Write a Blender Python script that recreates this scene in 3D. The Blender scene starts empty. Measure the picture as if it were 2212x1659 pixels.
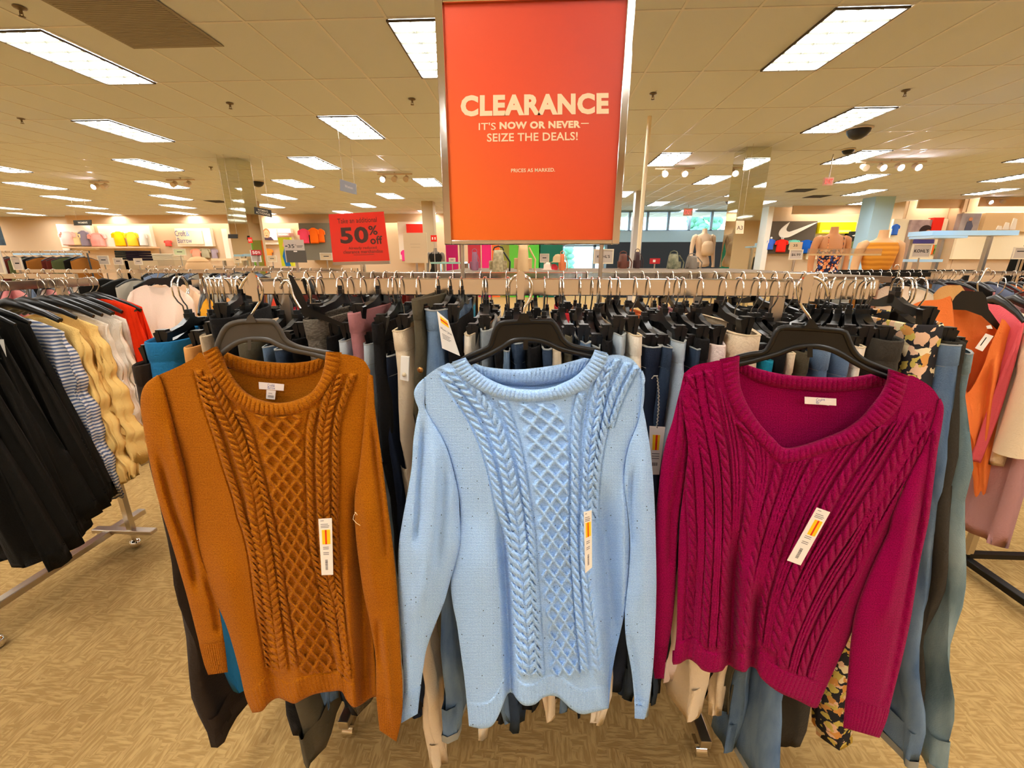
import bpy, math, random
import numpy as np
from mathutils import Vector, Matrix

random.seed(7)
PI = math.pi
SC = bpy.context.scene
COL = SC.collection

# ------------------------------------------------------------------ camera, world, exposure
F = 920.0
TH = math.atan(270.5 / F)
PSI = math.atan(48 / math.hypot(F, 270.5))
CH = 1.45
cam_d = bpy.data.cameras.new('camera')
cam = bpy.data.objects.new('camera', cam_d)
COL.objects.link(cam)
cam_d.sensor_width = 36.0
cam_d.lens = F * 36.0 / 2212.0
cam_d.clip_start = 0.02
cam_d.clip_end = 200
cam.location = (0, 0, CH)
cam.rotation_euler = (PI / 2 - TH, 0, PSI)
SC.camera = cam

SC.view_settings.view_transform = 'Standard'
SC.view_settings.look = 'None'
SC.view_settings.gamma = 1
SC.view_settings.use_curve_mapping = False
SC.view_settings.exposure = 0.20
SC.cycles.max_bounces = 7
SC.cycles.diffuse_bounces = 4
SC.cycles.glossy_bounces = 4
SC.cycles.transmission_bounces = 4
SC.cycles.transparent_max_bounces = 6
SC.cycles.caustics_reflective = False
SC.cycles.caustics_refractive = False
SC.cycles.sample_clamp_indirect = 6.0

w = bpy.data.worlds.new('daylight')
SC.world = w
w.use_nodes = True
w.node_tree.nodes['Background'].inputs[0].default_value = (0.80, 0.92, 1.0, 1)
w.node_tree.nodes['Background'].inputs[1].default_value = 6.5

LAMP = 26.0                      # emission of the ceiling troffers
LAMP_COL = (1.0, 0.98, 0.94)

# ------------------------------------------------------------------ camera geometry: photo pixel -> place
_c, _s = math.cos(TH), math.sin(TH)
_cp, _sp = math.cos(PSI), math.sin(PSI)

def _ray(px, py):
    x = (np.asarray(px, float) - 1106) / F
    v = (829.5 - np.asarray(py, float)) / F
    f = _c + v * _s
    u = v * _c - _s
    return x * _cp - f * _sp, x * _sp + f * _cp, u

def at(px, py, Y):
    """the point of the shop that stands at depth Y along the sight line of a pixel"""
    dx, dy, dz = _ray(px, py)
    k = Y / dy
    return np.stack(np.broadcast_arrays(dx * k, dy * k, CH + dz * k), -1)

def pt(px, py, Y):
    a = at(px, py, Y)
    return Vector((float(a[0]), float(a[1]), float(a[2])))

def atz(px, py, z):
    dx, dy, dz = _ray(px, py)
    k = (z - CH) / float(dz)
    return Vector((float(dx) * k, float(dy) * k, z))

# ------------------------------------------------------------------ materials
def lin(c):
    o = []
    for x in c[:3]:
        x = x / 255.0
        o.append(x / 12.92 if x <= 0.04045 else ((x + 0.055) / 1.055) ** 2.4)
    return (o[0], o[1], o[2], 1.0)

MATS = {}
def N(nt, t, **kw):
    n = nt.nodes.new(t)
    for k, v in kw.items():
        if k in n.inputs.keys() if isinstance(k, str) else False:
            n.inputs[k].default_value = v
        else:
            setattr(n, k, v)
    return n

def mat(name, rgb, rough=0.8, metal=0.0, spec=0.3, sheen=0.0, bump=None, vary=None, emit=0, coat=0.0):
    """principled surface; bump=(noise scale, strength); vary=(noise scale, second rgb)"""
    if name in MATS:
        return MATS[name]
    m = bpy.data.materials.new(name)
    MATS[name] = m
    m.use_nodes = True
    nt = m.node_tree
    b = nt.nodes['Principled BSDF']
    b.inputs['Base Color'].default_value = lin(rgb)
    b.inputs['Roughness'].default_value = rough
    b.inputs['Metallic'].default_value = metal
    b.inputs['Specular IOR Level'].default_value = spec
    b.inputs['Sheen Weight'].default_value = sheen
    b.inputs['Coat Weight'].default_value = coat
    if emit:
        b.inputs['Emission Color'].default_value = lin(rgb)
        b.inputs['Emission Strength'].default_value = emit
    if bump or vary:
        tc = N(nt, 'ShaderNodeTexCoord')
    if vary:
        nz = N(nt, 'ShaderNodeTexNoise')
        nz.inputs['Scale'].default_value = vary[0]
        nz.inputs['Detail'].default_value = 4
        mp = N(nt, 'ShaderNodeMapping')
        if len(vary) > 2:
            mp.inputs['Scale'].default_value = vary[2]
        nt.links.new(tc.outputs['Object'], mp.inputs[0])
        nt.links.new(mp.outputs[0], nz.inputs['Vector'])
        mx = N(nt, 'ShaderNodeMix', data_type='RGBA')
        mx.inputs[6].default_value = lin(rgb)
        mx.inputs[7].default_value = lin(vary[1])
        rp = N(nt, 'ShaderNodeMapRange')
        rp.inputs[1].default_value = 0.35
        rp.inputs[2].default_value = 0.65
        nt.links.new(nz.outputs[0], rp.inputs[0])
        nt.links.new(rp.outputs[0], mx.inputs[0])
        nt.links.new(mx.outputs[2], b.inputs['Base Color'])
    if bump:
        nz = N(nt, 'ShaderNodeTexNoise')
        nz.inputs['Scale'].default_value = bump[0]
        nz.inputs['Detail'].default_value = 3
        nt.links.new(tc.outputs['Object'], nz.inputs['Vector'])
        bp = N(nt, 'ShaderNodeBump')
        bp.inputs['Strength'].default_value = bump[1]
        bp.inputs['Distance'].default_value = 0.01
        nt.links.new(nz.outputs[0], bp.inputs['Height'])
        nt.links.new(bp.outputs[0], b.inputs['Normal'])
    return m

def emission(name, rgb_lin, strength):
    if name in MATS:
        return MATS[name]
    m = bpy.data.materials.new(name)
    MATS[name] = m
    m.use_nodes = True
    nt = m.node_tree
    nt.nodes.clear()
    e = N(nt, 'ShaderNodeEmission')
    e.inputs[0].default_value = (*rgb_lin, 1)
    e.inputs[1].default_value = strength
    o = N(nt, 'ShaderNodeOutputMaterial')
    nt.links.new(e.outputs[0], o.inputs[0])
    return m

def fabric(key, rgb, rough=0.92, bump=(180, 0.25)):
    return mat('fabric_' + key, rgb, rough=rough, spec=0.06, sheen=0.03, bump=bump)

def denim(key, rgb, pale):
    return mat('denim_' + key, rgb, rough=0.9, spec=0.1, bump=(420, 0.3), vary=(9, pale, (2.2, 2.2, 0.6)))

def clear(name, tint=(235, 245, 245), rough=0.05, mixf=0.14):
    """thin clear sheet: mostly see-through with a glossy reflection"""
    if name in MATS:
        return MATS[name]
    m = bpy.data.materials.new(name)
    MATS[name] = m
    m.use_nodes = True
    nt = m.node_tree
    nt.nodes.clear()
    t = N(nt, 'ShaderNodeBsdfTransparent')
    t.inputs[0].default_value = lin(tint)
    g = N(nt, 'ShaderNodeBsdfGlossy')
    g.inputs['Roughness'].default_value = rough
    mx = N(nt, 'ShaderNodeMixShader')
    mx.inputs[0].default_value = mixf
    o = N(nt, 'ShaderNodeOutputMaterial')
    nt.links.new(t.outputs[0], mx.inputs[1])
    nt.links.new(g.outputs[0], mx.inputs[2])
    nt.links.new(mx.outputs[0], o.inputs[0])
    return m

CHROME = mat('chrome', (228, 224, 218), rough=0.10, metal=1.0)
STEEL = mat('brushed_steel', (200, 192, 180), rough=0.28, metal=1.0)
BLACKP = mat('black_plastic', (15, 14, 13), rough=0.36, spec=0.4)
BLACKM = mat('black_metal', (26, 25, 23), rough=0.35, metal=0.6, spec=0.5)
GREYP = mat('hanger_grey_plastic', (66, 60, 52), rough=0.42, spec=0.45)
WHITEP = mat('white_card', (246, 240, 228), rough=0.6)
INK = mat('dark_ink', (40, 36, 34), rough=0.8)
CLEARP = clear('clear_acrylic')

# ------------------------------------------------------------------ mesh builder
class MB:
    def __init__(s):
        s.v, s.f, s.sm, s.mi = [], [], [], []
        s.uv = None

    def add(s, verts, faces, smooth=False, mi=0):
        o = len(s.v)
        s.v.extend([tuple(map(float, p)) for p in verts])
        for f in faces:
            s.f.append([i + o for i in f])
            s.sm.append(smooth)
            s.mi.append(mi)
        return s

    def box(s, x0, x1, y0, y1, z0, z1, mi=0):
        v = [(x, y, z) for z in (z0, z1) for y in (y0, y1) for x in (x0, x1)]
        return s.add(v, [(0, 2, 3, 1), (4, 5, 7, 6), (0, 1, 5, 4), (2, 6, 7, 3), (0, 4, 6, 2), (1, 3, 7, 5)], mi=mi)

    def cbox(s, c, d, mi=0, rot=None):
        v = [Vector((x * d[0] / 2, y * d[1] / 2, z * d[2] / 2)) for z in (-1, 1) for y in (-1, 1) for x in (-1, 1)]
        if rot is not None:
            v = [rot @ p for p in v]
        v = [p + Vector(c) for p in v]
        return s.add(v, [(0, 2, 3, 1), (4, 5, 7, 6), (0, 1, 5, 4), (2, 6, 7, 3), (0, 4, 6, 2), (1, 3, 7, 5)], mi=mi)

    def tube(s, pts, r, n=8, mi=0, flat=1.0):
        P = [Vector(p) for p in pts]
        R = r if isinstance(r, (list, tuple)) else [r] * len(P)
        V, Fc = [], []
        up = None
        for i, p in enumerate(P):
            t = (P[min(i + 1, len(P) - 1)] - P[max(i - 1, 0)]).normalized()
            if up is None:
                up = Vector((0, 0, 1)) if abs(t.z) < 0.9 else Vector((1, 0, 0))
            a = t.cross(up)
            if a.length < 1e-6:
                a = t.orthogonal()
            a.normalize()
            b = a.cross(t).normalized()
            up = b
            for k in range(n):
                q = 2 * PI * k / n
                V.append(p + a * math.cos(q) * R[i] + b * math.sin(q) * R[i] * flat)
        for i in range(len(P) - 1):
            for k in range(n):
                Fc.append((i * n + k, i * n + (k + 1) % n, (i + 1) * n + (k + 1) % n, (i + 1) * n + k))
        s.add(V, Fc, smooth=True, mi=mi)
        m = len(P) - 1
        s.add(V[:n], [tuple(range(n))[::-1]], mi=mi)
        s.add(V[m * n:], [tuple(range(n))], mi=mi)
        return s

    def lathe(s, prof, c=(0, 0, 0), n=16, mi=0, sx=1.0, sy=1.0):
        V, Fc = [], []
        for r, z in prof:
            for k in range(n):
                q = 2 * PI * k / n
                V.append((c[0] + r * math.cos(q) * sx, c[1] + r * math.sin(q) * sy, c[2] + z))
        for i in range(len(prof) - 1):
            for k in range(n):
                Fc.append((i * n + k, i * n + (k + 1) % n, (i + 1) * n + (k + 1) % n, (i + 1) * n + k))
        s.add(V, Fc, smooth=True, mi=mi)
        s.add(V[:n], [tuple(range(n))[::-1]], mi=mi)
        s.add(V[-n:], [tuple(range(n))], mi=mi)
        return s

    def prism(s, poly, d0, d1, fn, mi=0, smooth=False):
        """extrude a 2D outline between depths d0 and d1; fn(a, b, d) gives the point"""
        n = len(poly)
        V = [fn(a, b, d0) for a, b in poly] + [fn(a, b, d1) for a, b in poly]
        s.add(V, [tuple(range(n))[::-1], tuple(range(n, 2 * n))], mi=mi)
        s.add(V, [(i, (i + 1) % n, n + (i + 1) % n, n + i) for i in range(n)], mi=mi, smooth=smooth)
        return s

    def grid(s, P, wrap=False, mi=0, smooth=True, flip=False):
        P = np.asarray(P, float)
        n, m = P.shape[:2]
        o = len(s.v)
        s.v.extend(map(tuple, P.reshape(-1, 3)))
        for i in range(n - 1):
            for k in range(m if wrap else m - 1):
                q = [o + i * m + k, o + i * m + (k + 1) % m, o + (i + 1) * m + (k + 1) % m, o + (i + 1) * m + k]
                s.f.append(q[::-1] if flip else q)
                s.sm.append(smooth)
                s.mi.append(mi)
        return s

    def mesh(s, name, mats):
        me = bpy.data.meshes.new(name)
        me.from_pydata(s.v, [], s.f)
        me.polygons.foreach_set('use_smooth', s.sm)
        me.polygons.foreach_set('material_index', s.mi)
        for m in (mats if isinstance(mats, (list, tuple)) else [mats]):
            me.materials.append(m)
        if s.uv is not None:
            ul = me.uv_layers.new(name='uv')
            idx = np.empty(len(me.loops), dtype=np.int32)
            me.loops.foreach_get('vertex_index', idx)
            ul.data.foreach_set('uv', np.asarray(s.uv, np.float32)[idx].ravel())
        me.update()
        return me

    def build(s, name, mats, parent=None, loc=None, bevel=0):
        return link(name, s.mesh(name, mats), parent, loc, bevel)

def link(name, data, parent=None, loc=None, bevel=0):
    o = bpy.data.objects.new(name, data)
    COL.objects.link(o)
    if loc is not None:
        o.location = loc
    if parent is not None:
        o.parent = parent
    if bevel:
        b = o.modifiers.new('bevel', 'BEVEL')
        b.width = bevel
        b.segments = 2
        b.limit_method = 'ANGLE'
    return o

def thing(name, label, cat, loc=(0, 0, 0), rz=0.0, group=None, ry=0.0, rx=0.0):
    o = bpy.data.objects.new(name, None)
    o.empty_display_size = 0.1
    COL.objects.link(o)
    o.location = loc
    o.rotation_euler = (rx, ry, rz)
    return tag(o, label, cat, group)

def tag(o, label, cat, group=None):
    o['label'] = label
    o['category'] = cat
    if group:
        o['group'] = group
    return o

def struct(o):
    o['kind'] = 'structure'
    return o

def copy_tree(src, loc=None, rz=None, label=None, group=None, ry=None):
    kids = KIDS[src.name] if src.name in KIDS else list(src.children)
    KIDS[src.name] = kids
    r = src.copy()
    COL.objects.link(r)
    if loc is not None:
        r.location = loc
    if rz is not None or ry is not None:
        e = r.rotation_euler
        r.rotation_euler = (e[0], e[1] if ry is None else ry, e[2] if rz is None else rz)
    if label:
        r['label'] = label
    if group:
        r['group'] = group
    for ch in kids:
        c = ch.copy()
        COL.objects.link(c)
        c.parent = r
        for g in list(ch.children):
            d = g.copy()
            COL.objects.link(d)
            d.parent = c
    return r
KIDS = {}

def text_into(mb, body, x0, x1, z0, z1, fn, bold=0.0, mi=0, depth=0.0006, keep=False):
    """lettering fitted to the box x0..x1, z0..z1 of a face; fn(a, b, d) gives the point"""
    cu = bpy.data.curves.new('lettering', 'FONT')
    cu.body = body
    cu.size = 1.0
    cu.offset = bold
    cu.resolution_u = 3
    cu.space_character = 1.0 + bold * 1.8
    cu.align_x = 'LEFT'
    o = bpy.data.objects.new('lettering', cu)
    COL.objects.link(o)
    dg = bpy.context.evaluated_depsgraph_get()
    me = bpy.data.meshes.new_from_object(o.evaluated_get(dg))
    V = np.array([v.co[:2] for v in me.vertices])
    Fc = [tuple(p.vertices) for p in me.polygons]
    bpy.data.objects.remove(o)
    bpy.data.curves.remove(cu)
    bpy.data.meshes.remove(me)
    if len(V) == 0:
        return
    lo, hi = V.min(0), V.max(0)
    sx = (x1 - x0) / (hi[0] - lo[0])
    sz = (z1 - z0) / (hi[1] - lo[1])
    if keep:
        sx = min(sx, sz)
        sz = sx
        x0 = (x0 + x1) / 2 - sx * (hi[0] - lo[0]) / 2
    P = [fn(x0 + (a - lo[0]) * sx, z0 + (b - lo[1]) * sz, depth) for a, b in V]
    mb.add(P, Fc, mi=mi)

def ordinal(i):
    names = ['first', 'second', 'third', 'fourth', 'fifth', 'sixth', 'seventh', 'eighth', 'ninth', 'tenth', 'eleventh', 'twelfth',
             'thirteenth', 'fourteenth', 'fifteenth', 'sixteenth', 'seventeenth', 'eighteenth', 'nineteenth', 'twentieth']
    if i < 20:
        return names[i]
    tens = {2: 'twenty', 3: 'thirty', 4: 'forty', 5: 'fifty', 6: 'sixty', 7: 'seventy', 8: 'eighty'}[(i + 1) // 10]
    u = (i + 1) % 10
    return tens[:-1] + 'ieth' if u == 0 else tens + '-' + names[u - 1]

def poly_at(pts, n, closed=False):
    """resample a pixel polyline to n points by arc length"""
    p = np.asarray(pts, float)
    d = np.r_[0, np.cumsum(np.hypot(*np.diff(p, axis=0).T))]
    q = np.linspace(0, d[-1], n)
    return np.stack([np.interp(q, d, p[:, 0]), np.interp(q, d, p[:, 1])], -1)

def smooth_poly(pts, n):
    """Catmull-Rom through the points, resampled by arc length"""
    p = [np.array(q, float) for q in pts]
    if len(p) < 3:
        return poly_at(p, n)
    p = [2 * p[0] - p[1]] + p + [2 * p[-1] - p[-2]]
    out = []
    for i in range(1, len(p) - 2):
        for t in np.linspace(0, 1, 10, endpoint=False):
            a, b, c, d = p[i - 1], p[i], p[i + 1], p[i + 2]
            out.append(0.5 * ((2 * b) + (c - a) * t + (2 * a - 5 * b + 4 * c - d) * t * t + (3 * b - a - 3 * c + d) * t ** 3))
    out.append(p[-2])
    return poly_at(out, n)

def sstep(a, b, x):
    t = np.clip((np.asarray(x, float) - a) / (b - a), 0, 1)
    return t * t * (3 - 2 * t)
# ================================================================== the shop: floor, ceiling, walls
HC = 3.40
BACK = -7.0
XL, XR = -31.0, 20.0

def carpet():
    m = bpy.data.materials.new('carpet')
    m.use_nodes = True
    nt = m.node_tree
    b = nt.nodes['Principled BSDF']
    b.inputs['Roughness'].default_value = 0.95
    b.inputs['Specular IOR Level'].default_value = 0.1
    tc = N(nt, 'ShaderNodeTexCoord')
    def nz(sx, sy, sc):
        mp = N(nt, 'ShaderNodeMapping')
        mp.inputs['Scale'].default_value = (sx, sy, 1)
        nt.links.new(tc.outputs['Object'], mp.inputs[0])
        t = N(nt, 'ShaderNodeTexNoise')
        t.inputs['Scale'].default_value = sc
        t.inputs['Detail'].default_value = 3
        nt.links.new(mp.outputs[0], t.inputs['Vector'])
        return t
    a = nz(0.16, 1.0, 105)
    c = nz(1.0, 0.16, 105)
    k = N(nt, 'ShaderNodeTexChecker')
    k.inputs['Scale'].default_value = 4.0
    mpk = N(nt, 'ShaderNodeMapping')
    mpk.inputs['Rotation'].default_value = (0, 0, 0.06)
    nt.links.new(tc.outputs['Object'], mpk.inputs[0])
    nt.links.new(mpk.outputs[0], k.inputs['Vector'])
    d = nz(1, 1, 12)
    sel = N(nt, 'ShaderNodeMath', operation='GREATER_THAN')
    sel.inputs[1].default_value = 0.5
    nt.links.new(d.outputs[0], sel.inputs[0])
    mx = N(nt, 'ShaderNodeMix', data_type='FLOAT')
    nt.links.new(sel.outputs[0], mx.inputs[0])
    nt.links.new(a.outputs[0], mx.inputs[2])
    nt.links.new(c.outputs[0], mx.inputs[3])
    rp = N(nt, 'ShaderNodeMapRange')
    rp.inputs[1].default_value = 0.42
    rp.inputs[2].default_value = 0.60
    nt.links.new(mx.outputs[0], rp.inputs[0])
    col = N(nt, 'ShaderNodeMix', data_type='RGBA')
    col.inputs[6].default_value = lin((164, 131, 80))
    col.inputs[7].default_value = lin((188, 155, 100))
    nt.links.new(rp.outputs[0], col.inputs[0])
    nt.links.new(col.outputs[2], b.inputs['Base Color'])
    bp = N(nt, 'ShaderNodeBump')
    bp.inputs['Strength'].default_value = 0.3
    bp.inputs['Distance'].default_value = 0.006
    nt.links.new(rp.outputs[0], bp.inputs['Height'])
    nt.links.new(bp.outputs[0], b.inputs['Normal'])
    return m

struct(MB().box(XL - .3, XR + .3, BACK - .3, 24, -0.1, 0).build('floor', carpet()))
CEILM = mat('ceiling_tile', (216, 220, 220), rough=0.9, bump=(240, 0.25), vary=(900, (208, 212, 210)))
struct(MB().box(XL - .3, XR + .3, BACK - .3, 22.6, HC, HC + .12).build('ceiling', CEILM))

# suspended T-bar grid: 2 ft x 4 ft tiles
GX, GY = 0.6133, 1.23
X0, Y0g = 0.85 - GX / 2 + 0.02, 4.87 - GY / 2
TBAR = mat('painted_tee_bar', (214, 212, 206), rough=0.28, spec=0.6)
g = MB()
k = math.floor((XL - X0) / GX) + 1
while X0 + k * GX < XR:
    x = X0 + k * GX
    g.box(x - .012, x + .012, BACK, 22.4, HC - .006, HC)
    k += 1
k = math.floor((BACK - Y0g) / GY) + 1
while Y0g + k * GY < 22.4:
    y = Y0g + k * GY
    g.box(XL, XR, y - .012, y + .012, HC - .0055, HC)
    k += 1
struct(g.build('trim_1', TBAR))

# walls
WALLM = mat('painted_wall', (214, 186, 152), rough=0.85)
WHITEW = mat('white_wall_panel', (244, 236, 222), rough=0.8)
def wall(name, x0, x1, y0, y1, z0=0, z1=HC, m=None):
    return struct(MB().box(x0, x1, y0, y1, z0, z1).build(name, m or WALLM))
wall('wall_back', XL, 1.2, 20.8, 21.0)
wall('wall_left', XL - .2, XL, BACK, 21)
wall('wall_right', XR, XR + .2, BACK, 19)
wall('wall_behind', XL, XR, BACK - .2, BACK)
wall('wall_back_return', 1.0, 1.2, 19.4, 20.8)
wall('wall_sports_side', 9.1, 9.3, 18.3, 19.6, m=WHITEW)
wall('wall_sportswear', 9.3, 13.1, 18.6, 18.8)
wall('wall_posters', 13.2, 14.6, 16.9, 17.1)
wall('wall_posters_return', 13.1, 13.2, 16.92, 18.6)
wall('wall_training', 14.75, XR, 16.4, 16.6)
wall('wall_training_return', 14.62, 14.74, 16.42, 17.1)

# shop-front windows at the far end
BLUEW = mat('window_wall_paint', (170, 200, 214), rough=0.7)
ALU = mat('window_aluminium', (150, 178, 205), rough=0.4, metal=0.3)
PANE = clear('window_glass', (236, 248, 252), 0.02, 0.05)
WY = 19.4
xs_w = [1.2, 2.1, 3.0, 4.0, 4.75, 5.62, 6.5, 7.4, 8.3, 8.7, 9.1]
zt0, zt1 = 2.58, 3.36
struct(MB().box(1.2, 9.1, WY, WY + .2, 2.02, zt0).box(1.2, 9.1, WY, WY + .2, zt1, HC + .02)
       .box(6.15, 8.7, WY, WY + .2, 0, 2.02).build('wall_front', BLUEW))
for i in range(len(xs_w) - 1):
    a, b = xs_w[i], xs_w[i + 1]
    wn = struct(MB().box(a, a + .05, WY + .02, WY + .12, zt0, zt1).box(b - .05, b, WY + .02, WY + .12, zt0, zt1)
                .box(a, b, WY + .02, WY + .12, zt0, zt0 + .04).box(a, b, WY + .02, WY + .12, zt1 - .04, zt1)
                .build('window_%d' % (i + 1), ALU))
    MB().box(a + .05, b - .05, WY + .06, WY + .066, zt0 + .04, zt1 - .04).build('window_pane', PANE, wn)
for i, (a, b) in enumerate([(1.2, 2.6), (2.6, 4.0), (4.0, 5.0), (5.0, 6.15), (8.7, 9.1)]):
    d = struct(MB().box(a, a + .06, WY + .02, WY + .1, 0, 2.02).box(b - .06, b, WY + .02, WY + .1, 0, 2.02)
               .box(a, b, WY + .02, WY + .1, 1.95, 2.02).box(a, b, WY + .02, WY + .1, 0, .16).build('door_%d' % (i + 1), ALU))
    MB().box(a + .06, b - .06, WY + .05, WY + .056, .16, 1.95).build('door_pane', PANE, d)
    MB().tube([(b - .12, WY - .02, .9), (b - .12, WY - .02, 1.3)], .012).build('door_handle', STEEL, d)
struct(MB().box(-30, 40, 24, 80, -.2, -.1).build('ground', mat('pavement', (205, 205, 200), rough=.9)))
def leafy(seed):
    rnd = random.Random(seed)
    mb = MB()
    for _ in range(70):
        a, e = rnd.random() * 2 * PI, rnd.uniform(-1, 1)
        r = rnd.uniform(.6, 1.0)
        c = Vector((math.cos(a) * r * 1.1, math.sin(a) * r * 1.1, e * r * .9))
        mb.lathe([(.02, -.22), (.2, -.1), (.25, .02), (.16, .16), (.02, .22)], c, 6)
    return mb
for i, (x, y, z) in enumerate([(5.2, 27, 2.3), (10.6, 29, 3.4), (1.6, 31, 1.7)]):
    t = thing('tree', ['tree seen through the entrance doors below the orange sign', 'tree seen through the high window above the beige mannequin',
                       'further tree glimpsed at the far side of the entrance glass'][i], 'tree', (x, y, -.1))
    leafy(i).build('crown', mat('leaf_green', (120, 176, 150), rough=.8), t, (0, 0, z))
    MB().tube([(0, 0, 0), (.05, 0, z * .6), (0, 0, z)], [.12, .09, .05]).build('trunk', mat('bark', (90, 70, 55)), t)

# mirror-clad columns
MIRROR = mat('mirror_cladding', (222, 222, 205), rough=0.03, metal=1.0)
def column(name, x, y, wx, wy):
    c = struct(MB().box(x - wx / 2, x + wx / 2, y - wy / 2, y + wy / 2, 0, HC).build(name, MIRROR))
    MB().box(x - wx / 2 - .02, x + wx / 2 + .02, y - wy / 2 - .02, y + wy / 2 + .02, 0, .12).build('base', BLACKP, c)
    return c
column('column', -6.2, 9.4, .42, .42)
column('column', 4.04, 9.06, .46, .46)
BLUECOL = mat('pale_blue_column', (172, 206, 226), rough=.6)
struct(MB().box(11.1, 11.72, 15.6, 16.2, 0, HC).build('column', BLUECOL))
struct(MB().box(-10.2, -9.75, 15.4, 15.8, 0, HC).build('column', mat('beige_column', (190, 170, 138), rough=.6)))
struct(MB().box(-4.0, -3.6, 16.0, 16.4, 0, HC).build('column', mat('beige_column', (190, 170, 138))))
struct(MB().box(3.02, 3.30, 14.0, 14.28, 0, HC).build('column', mat('grey_column', (186, 182, 180), rough=.6)))

# ------------------------------------------------------------------ ceiling lamps
LIT = emission('lit_diffuser', LAMP_COL, LAMP)
FRAME = mat('troffer_frame', (70, 62, 52), rough=.5)
LOUV = mat('troffer_louvre', (150, 152, 138), rough=.5, spec=.2)
t0 = thing('ceiling_light', 'x', 'ceiling light', (0, 0, HC))
fw, fl = .285, .59
fr = MB()
for a in (-1, 1):
    fr.box(a * fw - .008, a * fw + .008, -fl - .008, fl + .008, -.022, -.007)
    fr.box(-fw, fw, a * fl - .008, a * fl + .008, -.022, -.007)
fr.build('frame', FRAME, t0)
MB().box(-fw, fw, -fl, fl, -.0095, -.008).build('diffuser', LIT, t0)
lv = MB()
for i in (1, 2):
    x = -fw + 2 * fw * i / 3
    lv.add([(x - .010, -fl, -.0097), (x + .010, -fl, -.0097), (x, -fl, -.026), (x - .010, fl, -.0097), (x + .010, fl, -.0097), (x, fl, -.026)],
           [(0, 2, 5, 3), (1, 4, 5, 2)])
for i in range(1, 6):
    y = -fl + 2 * fl * i / 6
    lv.add([(-fw, y - .014, -.0097), (-fw, y + .014, -.0097), (-fw, y, -.024), (fw, y - .014, -.0097), (fw, y + .014, -.0097), (fw, y, -.024)],
           [(0, 2, 5, 3), (1, 4, 5, 2)])
lv.build('louvre', LOUV, t0)
first = True
NAMED = {(-3, 0): 'large ceiling light over the black skirts at the upper left', (-1, 0): 'ceiling light half hidden by the orange clearance sign',
         (1, 0): 'large ceiling light right of the orange clearance sign', (-4, 1): 'second light back from the black skirts, above the striped garments',
         (-2, 1): 'ceiling light above the red fifty percent sign, nearest of its row', (2, 1): 'ceiling light beside the black security dome',
         (1, 2): 'ceiling light just right of the orange sign, near the track spotlights', (3, 2): 'ceiling light behind the black security dome'}
for k in range(-17, 11):
    for j in range(-4, 7):
        if (k + j) % 2 == 0 or (k, j) == (-3, -1):
            continue
        x, y = .85 + 1.84 * k, 4.87 + 2.46 * j
        if not (XL + 1 < x < XR - 1 and BACK + .7 < y < 20.0) or (x > 14 and y > 15.5) or (x > 12 and y > 16.6):
            continue
        lab = NAMED.get((k, j))
        grp = None
        if lab is None:
            if y < 3:
                lab, grp = 'ceiling light out of the picture above or behind the viewer', 'ceiling lights above the viewer'
            elif k < 0:
                lab, grp = 'smaller lit ceiling light in the rows receding over the left half of the shop', 'ceiling lights over the left half'
            else:
                lab, grp = 'smaller lit ceiling light in the rows receding over the right half of the shop', 'ceiling lights over the right half'
        if first:
            o = t0
            o.location = (x, y, HC)
            o['label'] = lab
            first = False
        else:
            o = copy_tree(t0, (x, y, HC), label=lab)
        if grp:
            o['group'] = grp
        elif 'group' in o:
            del o['group']
# ================================================================== the near rack
RY, RY2 = 0.95, 1.40
RT = 1.409                      # top of the rails
def rail_mesh(mb, x0, x1, y, top, h=.036, d=.014):
    mb.box(x0, x1, y - d / 2, y + d / 2, top - h, top)
rack = thing('clothes_rack', 'chrome two-rail clothes rack in the centre carrying trousers and the three sweaters', 'clothes rack', (0, RY, 0))
def rk(mb, name, m=CHROME, bevel=0):
    o = mb.build(name, m, rack, bevel=bevel)
    o.matrix_parent_inverse = Matrix.Translation((0, -RY, 0))
    return o
m1 = MB(); rail_mesh(m1, -.735, .715, RY, RT); rk(m1, 'rail', bevel=.002)
m1 = MB(); rail_mesh(m1, -.86, .90, RY2, RT); rk(m1, 'rail', bevel=.002)
m1 = MB().box(.535, .70, RY - .0105, RY + .0105, RT - .041, RT - .001).box(.525, .5265, RY - .0085, RY + .0085, RT - .038, RT + .001)
rk(m1, 'rail_sleeve', bevel=.002)
for sx in (-.56, .52):
    p = MB().box(sx - .0125, sx + .0125, 1.175 - .0125, 1.175 + .0125, .09, 1.235)
    rk(p, 'post', STEEL)
    rk(MB().box(sx - .012, sx + .012, RY, RY2, 1.215, 1.24).box(sx - .012, sx + .012, RY - .006, RY + .006, 1.24, RT - .03)
       .box(sx - .012, sx + .012, RY2 - .006, RY2 + .006, 1.24, RT - .03), 'cross_arm', STEEL)
    rk(MB().box(sx - .016, sx + .016, RY - .03, RY2 + .03, .075, .105), 'base_bar', STEEL, .003)
    for yy in (RY, RY2):
        cs = rk(MB().tube([(sx, yy, .08), (sx, yy, .058)], .008), 'caster', CHROME)
        MB().tube([(sx - .016, yy + .01, .028), (sx + .016, yy + .01, .028)], .0275, 16).box(sx - .02, sx + .02, yy - .006, yy + .022, .04, .06).build('caster_wheel', CHROME, cs)
rk(MB().box(-.56, .52, 1.162, 1.188, .078, .102), 'stretcher', STEEL)

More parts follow.
